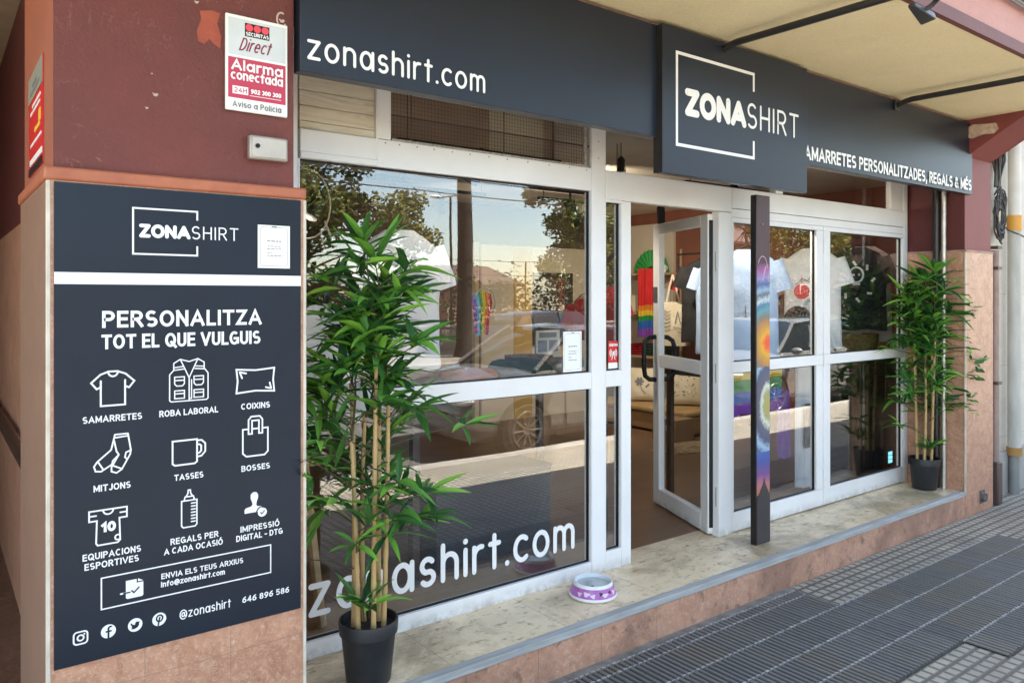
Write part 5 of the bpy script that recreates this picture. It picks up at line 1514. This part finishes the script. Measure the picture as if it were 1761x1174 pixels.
def flower(mb, put):
    for a in range(0, 360, 60): stroke(mb, [(-.05, .22), (-.05 + .05 * math.cos(R(a)), .22 + .05 * math.sin(R(a)))], .03, put)
    stroke(mb, [(-.05, .2), (-.02, .12), (.02, .08)], .008, put); stroke(mb, [(.02, .15), (.06, .19)], .02, put)
def dotty(mb, put):
    rnd = random.Random(4)
    for k in range(46): stroke(mb, [(rnd.uniform(-.12, .12), rnd.uniform(.08, .34))], rnd.uniform(.008, .016), put)
pillow('cream pillow with black flower print leaning on the bench left of the door leaf', (6.62, 6.18, .485), -50, .46, .40, .16, 'cream_cotton', flower)
pillow('cream pillow with fine speckled print on the bench seen through the door glass', (6.72, 5.66, .485), -50, .44, .42, .16, 'cream_cotton', dotty)
cb_ = thing('carton', 'brown carton with small pale label on the floor by the bench', 'carton', (6.24, 5.42, .2))
MB().box(6.08, 6.37, 5.24, 5.56, .201, .43).build('box_body', plain('brown_card', (.26, .165, .09), .7, (.21, .13, .07)), cb_, bevel=.004)
box(6.078, 6.0795, 5.30, 5.37, .31, .37).build('label_patch', 'paper', cb_); box(6.078, 6.0795, 5.45, 5.51, .24, .30).build('label_patch', 'paper', cb_)
rg = MB().lathe([(.0, .207), (.46, .207), (.47, .204), (.47, .201)], 0, 0, 40)
rg.v = [(5.98 + v[0] * .95, 5.02 + v[1] * .5, v[2]) for v in rg.v]
tag(rg.build('doormat', plain('oatmeal_mat', (.42, .33, .2), .9, (.1, .07, .05), 14, .5, 120), loc=(5.98, 5.02, .2)), 'small patterned beige mat on the wooden floor inside', 'mat')
# back of the shop
pf = thing('framed_mirror', 'dark framed mirror on the back wall seen through the big window', 'mirror', (6.3, 7.47, 1.7))
g = MB(); g.box(5.98, 6.04, 7.42, 7.458, 1.1, 2.0); g.box(6.56, 6.62, 7.42, 7.458, 1.1, 2.0); g.box(6.041, 6.559, 7.421, 7.458, 1.94, 2.0); g.box(6.041, 6.559, 7.421, 7.458, 1.1, 1.16)
g.build('frame', 'dark_wood', pf)
box(6.041, 6.559, 7.44, 7.45, 1.16, 1.94).build('mirror_glass', plain('dim_mirror', (.35, .35, .35), .05, metallic=.9), pf)
pst = thing('small_poster', 'small grey poster on a board behind the window notice', 'poster', (3.52, 4.22, 1.19))
box(3.40, 3.62, 4.20, 4.215, 1.19, 1.46).build('board', plain('newsprint', (.5, .47, .42), .7), pst)
mb = MB()
for q in ((3.42, 3.50, 1.31, 1.39), (3.52, 3.60, 1.31, 1.39), (3.43, 3.59, 1.41, 1.445), (3.44, 3.50, 1.22, 1.28)): mb.box(q[0], q[1], 4.198, 4.20, q[2], q[3])
mb.build('print', 'ink', pst)
bk = MB().lathe([(.0, 1.192), (.12, 1.192), (.15, 1.24), (.16, 1.30), (.165, 1.31), (.155, 1.31), (.14, 1.24), (.0, 1.21)], 3.16, 3.98, 26)
tag(bk.build('wicker_basket', 'wicker', loc=(3.16, 3.98, 1.19)), 'shallow wicker basket on the table behind the big window', 'basket', 'wicker baskets')
bk = MB().lathe([(.0, 1.202), (.14, 1.202), (.18, 1.26), (.19, 1.36), (.195, 1.37), (.18, 1.37), (.16, 1.27), (.0, 1.22)], 6.62, 3.62, 26)
tag(bk.build('wicker_basket', 'wicker', loc=(6.62, 3.62, 1.2)), 'wicker basket on the dark cabinet in the rightmost window', 'basket', 'wicker baskets')
cbn = thing('dark_cabinet', 'dark brown cabinet in the lower part of the rightmost window', 'cabinet', (6.7, 3.6, .2))
MB().box(6.34, 7.1, 3.42, 3.85, .201, 1.20).build('carcass', 'dark_wood', cbn, bevel=.006)
for x in (6.36, 6.735): MB().box(x, x + .355, 3.40, 3.419, .24, 1.16).build('door', 'dark_wood', cbn, bevel=.006)
hum = thing('dehumidifier', 'black appliance with lit blue display on the floor of the rightmost window', 'appliance', (6.62, 3.33, .2))
MB().box(6.50, 6.76, 3.315, 3.395, .201, .62).build('case', 'black', hum, bevel=.015)
mdis, tdis, bdis = new_mat('lit_blue_display')
bdis.inputs['Emission Color'].default_value = (.25, .75, 1, 1); bdis.inputs['Emission Strength'].default_value = .22
bdis.inputs['Base Color'].default_value = (.02, .05, .08, 1)
mb = MB()
for k in range(3): mb.box(6.60, 6.665, 3.312, 3.3148, .262 + .034 * k, .290 + .034 * k)
mb.build('display', mdis, hum)
cr = thing('dark_chest', 'dark navy chest standing on the floor behind the big window lettering', 'chest', (2.6, 3.7, .2))
MB().box(2.2, 3.02, 3.58, 3.9, .201, .66).build('chest_body', plain('ink_blue_paint', (.022, .028, .042), .4), cr, bevel=.008)
MB().box(2.19, 3.03, 3.575, 3.905, .6605, .685).build('lid', plain('ink_blue_lid', (.026, .032, .048), .4), cr, bevel=.006)
es = thing('wooden_easel', 'pale wooden easel legs behind the glass at the left edge', 'easel', (1.4, 3.4, .2))
MB().tube([(1.35, 3.34, .95), (1.42, 3.30, .205)], .024, 6).build('leg', 'pale_wood', es)
MB().tube([(1.35, 3.36, .95), (1.20, 3.50, .205)], .024, 6).build('leg', 'pale_wood', es)
MB().box(1.22, 1.46, 3.33, 3.365, .93, .97).build('shelf_bar', 'pale_wood', es)
hp = thing('cord_hoop', 'thin pale hoop hanging at the top left corner of the big window', 'hoop', (1.37, 3.36, 2.0))
MB().tube([(1.372 + .115 * math.cos(t), 3.36, 2.125 + .16 * math.sin(t)) for t in [k * math.pi / 18 for k in range(37)]], .0042, 8).build('ring', 'wire_cream', hp)
mb = MB(); mb.tube([(1.36, 3.36, 2.28), (1.36, 3.36, 2.78)], .002, 5); mb.tube([(1.46, 3.36, 2.05), (1.52, 3.38, 1.93)], .005, 6); mb.tube([(1.44, 3.36, 2.0), (1.47, 3.38, 1.90)], .005, 6)
mb.build('cord', 'wire_cream', hp)
def spot(label, x, y, z, aim, power=7, tr=.13):
    t_ = thing('track_spotlight', label, 'spotlight', (x, y, z), 'ceiling track spotlights')
    MB().box(x - .5, x + .5, y - .015, y + .015, z + tr, z + tr + .025).build('track', 'black_metal', t_)
    MB().tube([(x, y, z + tr), (x, y, z + .03)], .008, 8).build('stem', 'black_metal', t_)
    a_ = Vector((x, y, z + .05)) - Vector(aim).normalized() * .02
    b_ = Vector((x, y, z + .05)) + Vector(aim).normalized() * .16
    MB().tube([a_, b_], .04, 20, cap=False).tube([a_, a_ + Vector(aim).normalized() * .004], .039, 20).build('lamp_head', 'black', t_)
    mb = MB()
    for q in (-.45, .45): mb.tube([(x + q, y, z + tr + .025), (x + q, y, 2.80)], .003, 6)
    mb.build('rod', 'black_metal', t_)
    ld = bpy.data.lights.new('added_fill_beam', 'SPOT')  # beam added to brighten the dark shop interior
    ld.energy = power; ld.color = (1.0, .87, .70); ld.shadow_soft_size = .02
    ld.spot_size = R(140); ld.spot_blend = .6
    lo_ = bpy.data.objects.new('added_fill_beam', ld); COL.objects.link(lo_); lo_.parent = t_; lo_.location = (b_ - Vector(aim).normalized() * .03) - Vector((x, y, z))
    lo_.rotation_euler = (-Vector(aim)).to_track_quat('Z', 'Y').to_euler()
spot('black ceiling track spotlight seen through the hoop at the left', 1.54, 3.55, 2.17, (-.5, -.1, -.8), 1.2)
spot('black ceiling track spotlight near the right end of the big window', 3.50, 3.95, 2.28, (.6, .3, -.7), 3)
spot('added black track spotlight aimed up to brighten the shop ceiling', 4.25, 4.6, 2.32, (.5, .6, .35), 7)  # this and the next four fixtures are added to light the interior
spot('added black track spotlight brightening the rack inside the doorway', 5.7, 5.1, 2.5, (.6, .5, -.7), 14)
spot('added black track spotlight brightening the right window t-shirts', 4.35, 3.24, 2.37, (1.2, .25, -.55), 5, .05)
spot('added black track spotlight brightening the left window t-shirts', 2.25, 3.19, 2.37, (-.2, .5, -.8), .7, .05)
spot('added black track spotlight brightening the back of the shop', 3.6, 5.8, 2.5, (.6, .7, -.5), 5)
ln = thing('hanging_lantern', 'small dark lantern hanging from the ceiling behind the transom glass', 'lantern', (3.94, 3.9, 2.66))
MB().tube([(3.94, 3.9, 2.70), (3.94, 3.9, 2.80)], .003, 6).build('chain', 'black_metal', ln)
mb = MB().lathe([(.0, 2.705), (.012, 2.70), (.035, 2.67), (.028, 2.665), (.026, 2.60), (.034, 2.595), (.0, 2.59)], 3.94, 3.9, 8); mb.build('lantern_body', 'black_metal', ln)

# ================================================================== THE STREET BEHIND THE CAMERA (seen in the glass)
def car_paint(name, c, metallic=.4):
    m, t, b = new_mat(name)
    b.inputs['Base Color'].default_value = rgba(c)
    b.inputs['Metallic'].default_value = metallic
    b.inputs['Roughness'].default_value = .32
    b.inputs['Coat Weight'].default_value = 1.0
    b.inputs['Coat Roughness'].default_value = .04
    return m
def dark_glass():
    m, t, b = new_mat('car_glass')
    b.inputs['Base Color'].default_value = (.012, .015, .016, 1)
    b.inputs['Roughness'].default_value = .03
    b.inputs['Specular IOR Level'].default_value = .8
    return m
M['car_glass'] = dark_glass()
M['tyre'] = plain('tyre_rubber', (.018, .018, .018), .8)
M['alloy'] = plain('alloy_wheel', (.22, .22, .22), .3, metallic=.8)
M['lamp_clear'] = plain('clear_lamp', (.7, .72, .74), .1)
M['lamp_red'] = plain('red_lamp', (.4, .01, .01), .2)
def car(label, x, y, flip, paint, Lc=4.3, zr=1.46):
    """hatchback, nose towards -X; x is the nose, y the centre line"""
    t_ = thing('parked_car', label, 'car', (x + Lc / 2, y, -.12), 'cars parked along the street')
    st = [(0.0, .42, .62, .60), (.05, .26, .68, .70), (.25, .20, .76, .80), (.75, .18, .88, .86), (1.15, .18, .95, .88), (2.2, .18, .97, .89), (3.3, .18, .99, .88), (3.9, .2, 1.0, .85), (4.2, .28, .98, .78), (4.3, .42, .86, .70)]
    k = Lc / 4.3
    P = lambda a, b, z: (x + a * k, y + b, z - .12)
    rings = []
    for a, zb, zt, hw in st:
        rings.append([P(a, -hw * .86, zb), P(a, -hw * .98, zb + .12), P(a, -hw, (zb + zt) / 2), P(a, -hw * .99, zt - .10), P(a, -hw * .93, zt), P(a, -hw * .5, zt + .03),
                      P(a, hw * .5, zt + .03), P(a, hw * .93, zt), P(a, hw * .99, zt - .10), P(a, hw, (zb + zt) / 2), P(a, hw * .98, zb + .12), P(a, hw * .86, zb)])
    MB().loft(rings).build('body', paint, t_, smooth=50)
    roof = [(1.05, .96, .80, .0), (1.75, zr - .04, .62, .0), (2.3, zr, .62, 0), (3.2, zr - .02, .61, 0), (3.75, zr - .12, .60, 0), (4.12, 1.02, .70, 0)]
    cab = []
    for a, z, hw, _ in roof:
        zb = .93
        bw = .83 if 1.1 < a < 4.0 else .76
        cab.append([P(a, -bw, zb), P(a, -(bw + hw) / 2 - .02, (zb + z) / 2), P(a, -hw, z - .03), P(a, -hw * .8, z), P(a, hw * .8, z), P(a, hw, z - .03), P(a, (bw + hw) / 2 + .02, (zb + z) / 2), P(a, bw, zb)])
    cb = MB().loft(cab)
    for i, f in enumerate(cb.f):
        seg, q = divmod(i, 8)
        if i >= 40: continue
        if q in (0, 1, 5, 6): cb.m[i] = 1
        if seg in (0, 4) and q in (2, 3, 4): cb.m[i] = 1
    cb.build('cabin', [paint, 'car_glass'], t_, smooth=30)
    pl = MB()
    for sy in (-1, 1):
        for a0, z0, h0, a1, z1, h1 in ((1.05, .96, .80, 1.75, zr - .04, .62), (2.62, .93, .85, 2.60, zr - .03, .63), (3.55, .95, .84, 3.45, zr - .08, .62), (4.12, 1.0, .74, 3.75, zr - .13, .61)):
            pl.tube([P(a0, sy * h0, z0), P((a0 + a1) / 2, sy * ((h0 + h1) / 2 + .018), (z0 + z1) / 2), P(a1, sy * h1, z1)], .028, 6)
    pl.build('pillar', paint, t_)
    for sy in (-1, 1):
        for a in (.86, 3.38):
            ar = MB(); ar.tube([P(a, sy * .70, .31), P(a, sy * .893, .31)], .36, 28); ar.build('wheel_arch', 'black', t_)
            w = MB(); w.tube([P(a, sy * .72, .30), P(a, sy * .90, .30)], [.30, .30], 32); wo = w.build('wheel', 'tyre', t_, bevel=.02)
            rm = MB()
            rm.tube([P(a, sy * .885, .30), P(a, sy * .904, .30)], .06, 16)
            for s_ in range(10):
                b_ = 2 * math.pi * s_ / 10
                rm.tube([P(a + .05 * math.cos(b_), sy * .900, .30 + .05 * math.sin(b_)), P(a + .205 * math.cos(b_), sy * .897, .30 + .205 * math.sin(b_))], .016, 6)
            rm.tube([P(a + .205 * math.cos(q), sy * .897, .30 + .205 * math.sin(q)) for q in [2 * math.pi * s_ / 24 for s_ in range(25)]], .016, 6)
            rm.build('rim', 'alloy', wo)
        MB().ball(P(.20, sy * .62, .66), (.20, .16, .075), 12).build('headlight', 'lamp_clear', t_)
        MB().ball(P(4.18, sy * .68, .88), (.10, .12, .12), 12).build('tail_light', 'lamp_red', t_)
        MB().ball(P(1.32, sy * .96, .98), (.07, .10, .06), 10).build('mirror', paint, t_)
        MB().box(x + 2.45 * k, x + 2.60 * k, y + sy * .888 - .012, y + sy * .888 + .012, .70, .725).build('handle', paint, t_)
        seam = MB()
        for a in (1.45, 2.62, 3.3): seam.box(x + a * k, x + (a + .006) * k, y + sy * .885 - .006, y + sy * .885 + .006, .15, .80)
        seam.box(x + 1.3 * k, x + 3.0 * k, y + sy * .868 - .02, y + sy * .868 + .02, .08, .12)
        seam.build('seam', 'black', t_)
    if flip: t_.rotation_euler[2] = math.pi
    return t_
car('silver hatchback parked at the near kerb, reflected in the big window', 4.55, -1.62, False, car_paint('silver_paint', (.17, .16, .155), .3))
car('silver hatchback parked further along the near kerb behind the first one', 9.35, -1.62, False, car_paint('pale_silver_paint', (.22, .22, .215), .2))
car('dark blue car parked at the far kerb near the bare tree trunk', 11.2, -9.55, True, car_paint('dark_blue_paint', (.012, .02, .07), .3))
car('grey car parked at the far kerb beyond the dark blue one', 16.4, -9.55, True, car_paint('grey_paint', (.2, .2, .21), .3))

def crown_mat():
    m, t, b = new_mat('plane_tree_leaf')
    g = t.nodes.new('ShaderNodeNewGeometry')
    c = ramp(t, g.outputs['Random Per Island'], [(0.0, (.035, .055, .012)), (.4, (.085, .12, .022)), (.75, (.19, .20, .04)), (1.0, (.34, .28, .08))])
    t.links.new(c, b.inputs['Base Color'])
    b.inputs['Roughness'].default_value = .6
    tl = N(t, 'ShaderNodeBsdfTranslucent')
    t.links.new(c, tl.inputs['Color'])
    mx = N(t, 'ShaderNodeMixShader', Fac=.35)
    t.links.new(b.outputs[0], mx.inputs[1]); t.links.new(tl.outputs[0], mx.inputs[2])
    t.links.new(mx.outputs[0], t.nodes['Material Output'].inputs[0])
    return m
M['crown'] = crown_mat()
M['bark'] = plain('dark_plane_bark', (.016, .013, .010), .95, (.03, .024, .019), 3, .8, 12, stretch=(1, 1, .35))
M['hedge'] = plain('dark_hedge_leaf', (.030, .040, .012), .6, (.070, .078, .022), 1.2)
def leaf_cloud(mb, rnd, c, r, n, size):
    for k in range(n):
        d = Vector((rnd.gauss(0, 1), rnd.gauss(0, 1), rnd.gauss(0, 1))).normalized() * (rnd.random() ** .5)
        p = Vector(c) + Vector((d.x * r[0], d.y * r[1], d.z * r[2]))
        a = Vector((rnd.uniform(-1, 1), rnd.uniform(-1, 1), rnd.uniform(-.6, .6))).normalized()
        b = a.cross(Vector((rnd.uniform(-1, 1), rnd.uniform(-1, 1), rnd.uniform(-1, 1)))).normalized()
        s_ = size * rnd.uniform(.6, 1.3)
        mb.add([p - a * s_ * .6, p - b * s_ * .35 + a * s_ * .05, p + a * s_ * .7, p + b * s_ * .35 + a * s_ * .05], [(0, 1, 2, 3)])
def tree(label, x, y, trunk_h, r0, crowns, seed, size=.17):
    rnd = random.Random(seed)
    t_ = thing('street_tree', label, 'tree', (x, y, 0), 'plane trees along the far pavement')
    tk = MB()
    tk.tube([(x, y, -.02), (x + .02, y, .3), (x + .05, y + .02, trunk_h * .5), (x - .03, y, trunk_h)], [r0 * 1.25, r0, r0 * .9, r0 * .78], 14)
    lv = MB()
    for (cx_, cy_, cz_, cr) in crowns:
        c = Vector((x + cx_, y + cy_, cz_))
        st_ = Vector((x - .03, y, trunk_h - .1))
        mid = st_.lerp(c, .55) + Vector((rnd.uniform(-.3, .3), rnd.uniform(-.3, .3), .1))
        tk.tube([st_, mid, c], [r0 * .45, r0 * .28, r0 * .10], 8)
        for q in range(9):
            d = Vector((rnd.gauss(0, 1), rnd.gauss(0, 1), rnd.gauss(0, .7))).normalized()
            e = c + d * cr * rnd.uniform(.45, .95)
            tk.tube([c, c.lerp(e, .5) + Vector((0, 0, .06)), e], [r0 * .10, r0 * .07, r0 * .03], 5)
            leaf_cloud(lv, rnd, e, (cr * .42, cr * .42, cr * .34), int(180 * cr), size)
    tk.build('trunk', 'bark', t_, smooth=60)
    lv.build('crown', 'crown', t_, smooth=0)
    return t_
tree('tall dark bare trunk with its crown high above, reflected mid window', 12.1, -12.1, 6.6, .25, [(-.8, 0, 8.0, 1.7), (1.2, .5, 8.4, 1.8), (0, -1, 9.2, 1.8)], 1)
tree('leafy tree low over the near street, reflected at the upper left of the window', 6.3, -11.9, 3.0, .15, [(-.9, .4, 4.6, 1.7), (.6, .2, 4.3, 1.6), (2.2, .6, 3.9, 1.3), (3.4, .8, 3.5, 1.1), (1.6, .3, 5.2, 1.6), (.2, -.6, 5.8, 1.8), (-2.0, .5, 4.1, 1.6)], 2, .13)
tree('leafy tree at the right of the bare trunk, its low branches over the pavement', 17.3, -12.0, 2.6, .17, [(-2.0, .4, 4.1, 1.3), (-.6, .6, 4.0, 1.3), (.9, .3, 4.4, 1.6), (-.2, -.3, 5.4, 1.8), (2.2, .3, 4.6, 1.7), (-2.2, .2, 5.2, 1.0)], 3, .13)
tree('bushy green tree standing behind the garden wall, right of the bare trunk', 20.6, -16.5, 2.0, .14, [(-1.2, .3, 2.9, 1.2), (.4, .2, 3.3, 1.4), (1.8, .2, 2.9, 1.3), (3.2, .3, 2.8, 1.2), (.2, -.3, 4.4, 1.3)], 8, .13)
tree('yellowing tree beyond the parked cars, reflected in the right windows', 25.0, -10.9, 2.6, .2, [(-2.2, .5, 4.0, 1.9), (0, 1.0, 4.8, 2.1), (2.2, .5, 4.2, 2.0), (0, -.5, 6.4, 2.1)], 4, .16)
tree('yellowing tree furthest along the far pavement', 34.0, -10.9, 2.8, .2, [(-2.4, .6, 4.2, 2.2), (.3, .8, 5.0, 2.3), (2.6, .5, 4.4, 2.2), (0, -.4, 6.6, 2.2)], 5, .2)
tree('leafy tree at the left end of the far pavement', -3.0, -12.0, 2.9, .18, [(-1.4, .4, 4.4, 1.7), (1.0, .3, 4.9, 1.8), (0, -.3, 6.2, 1.8)], 6, .16)
# walls, hedge, houses behind the far pavement
gw = thing('garden_wall', 'low pale rendered garden wall along the far pavement', 'wall', (20, -14.2, 0))
box(-20, 70, -14.3, -14.05, 0, .75).build('wall', plain('pale_render', (.42, .37, .30), .85, (.34, .3, .24), 1.5, .2), gw)
box(-20, 70, -14.33, -14.02, .751, .80).build('coping', plain('grey_coping', (.35, .33, .3), .8), gw)
fe = thing('wire_fence', 'dark wire fence with slim posts on top of the garden wall', 'fence', (20, -14.2, .8))
mb = MB()
for i in range(31): mb.tube([(-20 + i * 3, -14.18, .8), (-20 + i * 3, -14.18, 2.9)], .025, 6)
mb.build('post', 'black_metal', fe)
mb = MB()
for z in (.9, 1.4, 1.9, 2.4, 2.88): mb.tube([(-20, -14.18, z), (70, -14.18, z)], .008, 5)
mb.build('wire', 'black_metal', fe)
rnd = random.Random(9)
hm = MB()
for i in range(150):
    x = 13.3 + i * .28
    leaf_cloud(hm, rnd, (x, -14.9 + rnd.uniform(-.15, .15), 1.4 + rnd.uniform(-.3, .5)), (.55, .45, 1.25), 85, .13)
for i in range(62):
    x = -10 + i * .345
    leaf_cloud(hm, rnd, (x, -14.9, 1.4 + rnd.uniform(-.3, .4)), (.55, .45, 1.2), 70, .14)
hd_ = hm.build('garden_hedge', 'hedge', loc=(20, -14.9, 0), smooth=0)
tag(hd_, 'long olive green hedge growing behind the garden wall', 'hedge')
M['roof_tile'] = plain('terracotta_roof_tile', (.10, .055, .04), .8, (.07, .038, .03), 5, .5, 30)
def brick_mat():
    m, t, b = new_mat('red_brick')
    br = N(t, 'ShaderNodeTexBrick', Scale=1.0)
    for k_, v_ in (('Brick Width', .25), ('Row Height', .075), ('Mortar Size', .008)): br.inputs[k_].default_value = v_
    br.inputs['Color1'].default_value = (.33, .15, .10, 1); br.inputs['Color2'].default_value = (.24, .10, .07, 1); br.inputs['Mortar'].default_value = (.42, .36, .3, 1)
    mp = t.nodes.new('ShaderNodeMapping'); mp.inputs['Rotation'].default_value = (R(-90), 0, 0)
    t.links.new(coords(t), mp.inputs['Vector']); t.links.new(mp.outputs[0], br.inputs['Vector'])
    t.links.new(br.outputs['Color'], b.inputs['Base Color']); b.inputs['Roughness'].default_value = .85
    return m
M['brick'] = brick_mat()
M['brick_dark'] = plain('dark_backing_brick', (.10, .055, .04), .9, (.065, .038, .03), 3, .3, 20)  # dark colour picked to darken the window reflection
def house(label, x0, x1, y0, y1, h, hr, wall, wins):
    t_ = thing('house', label, 'house', ((x0 + x1) / 2, y1, 0))
    w = box(x0, x1, y0, y1, 0, h).build('wall', wall, t_)
    c = (y0 + y1) / 2
    MB().prism([(y0 - .4, h), (y1 + .4, h), (y1 + .4, h + .12), (c, h + hr), (y0 - .4, h + .12)], 0, x0 - .4, x1 + .4).build('roof', 'roof_tile', t_)
    g = MB().prism([(y0, h), (y1, h), (c, h + hr - .2)], 0, x0 + .01, x1 - .01)
    for wx, wz in wins:
        f = MB().box(wx, wx + 1.0, y1 - .02, y1 + .05, wz, wz + 1.3).build('window', 'white', t_)
        box(wx + .08, wx + .92, y1 + .051, y1 + .058, wz + .08, wz + 1.22).build('pane', 'car_glass', f)
    return t_
house('low brick house with terracotta roof behind the hedge, reflected beside the trunk', 22.2, 27.0, -36, -29, 2.3, 1.3, 'brick', [(23, .9), (25, .9)])
house('long dark brick building added behind the hedge at right to block sky gaps', 28, 62, -26, -18.5, 4.4, 1.6, 'brick_dark', [(31, 1.1), (35, 1.1), (39, 1.1), (44, 1.1), (49, 1.1)])  # added to darken the reflection where sky showed through the hedge
house('pale house with terracotta roof at the left behind the hedge', 0, 12, -38, -29, 2.6, 1.5, 'stone_pale', [(2, .9), (6, .9), (9.5, .9)])
# street lamp and overhead wires
sp_ = thing('street_lamp', 'tall dark street lamp with two heads beyond the hedge', 'street lamp', (16.4, -20, 0))
MB().tube([(16.4, -19.5, 0), (16.4, -19.5, 1.2), (16.4, -19.5, 1.25), (16.4, -19.5, 5.6)], [.10, .10, .06, .045], 10).build('pole', 'black_metal', sp_)
MB().tube([(15.9, -19.5, 5.55), (16.4, -19.5, 5.65), (16.9, -19.5, 5.75)], .03, 8).build('arm', 'black_metal', sp_)
for q in (15.7, 17.1): MB().ball((q, -19.5, 5.6 + (.15 if q > 16 else -.03)), (.32, .14, .07), 12).build('lamp_head', 'lamp_clear', sp_)
for i, (x, lab) in enumerate(((-12, 'grey utility pole at the left end of the overhead wires'), (46, 'grey utility pole at the right end of the overhead wires'))):
    up = thing('utility_pole', lab, 'pole', (x, -11.2, 0), 'utility poles')
    MB().tube([(x, -11.2, 0), (x, -11.2, 7.2)], [.13, .09], 12).build('pole', plain('weathered_pole', (.3, .28, .25), .8), up)
    mb = MB()
    for z in (5.2, 5.55, 5.9, 6.5): mb.box(x - .05, x + .05, -11.6, -10.8, z, z + .08)
    mb.build('crossarm', 'steel', up)
ws = MB()
for j, (z, yy) in enumerate(((5.28, -10.9), (5.63, -11.5), (5.98, -10.9), (6.58, -11.5), (4.9, -11.1))):
    ws.tube([(-12 + 58 * k / 24, yy, z - .5 * (1 - (k / 12 - 1) ** 2)) for k in range(25)], .016, 5)
tag(ws.build('overhead_wires', 'black_metal', loc=(17, -11.2, 5)), 'set of dark overhead wires strung along the street', 'cable')
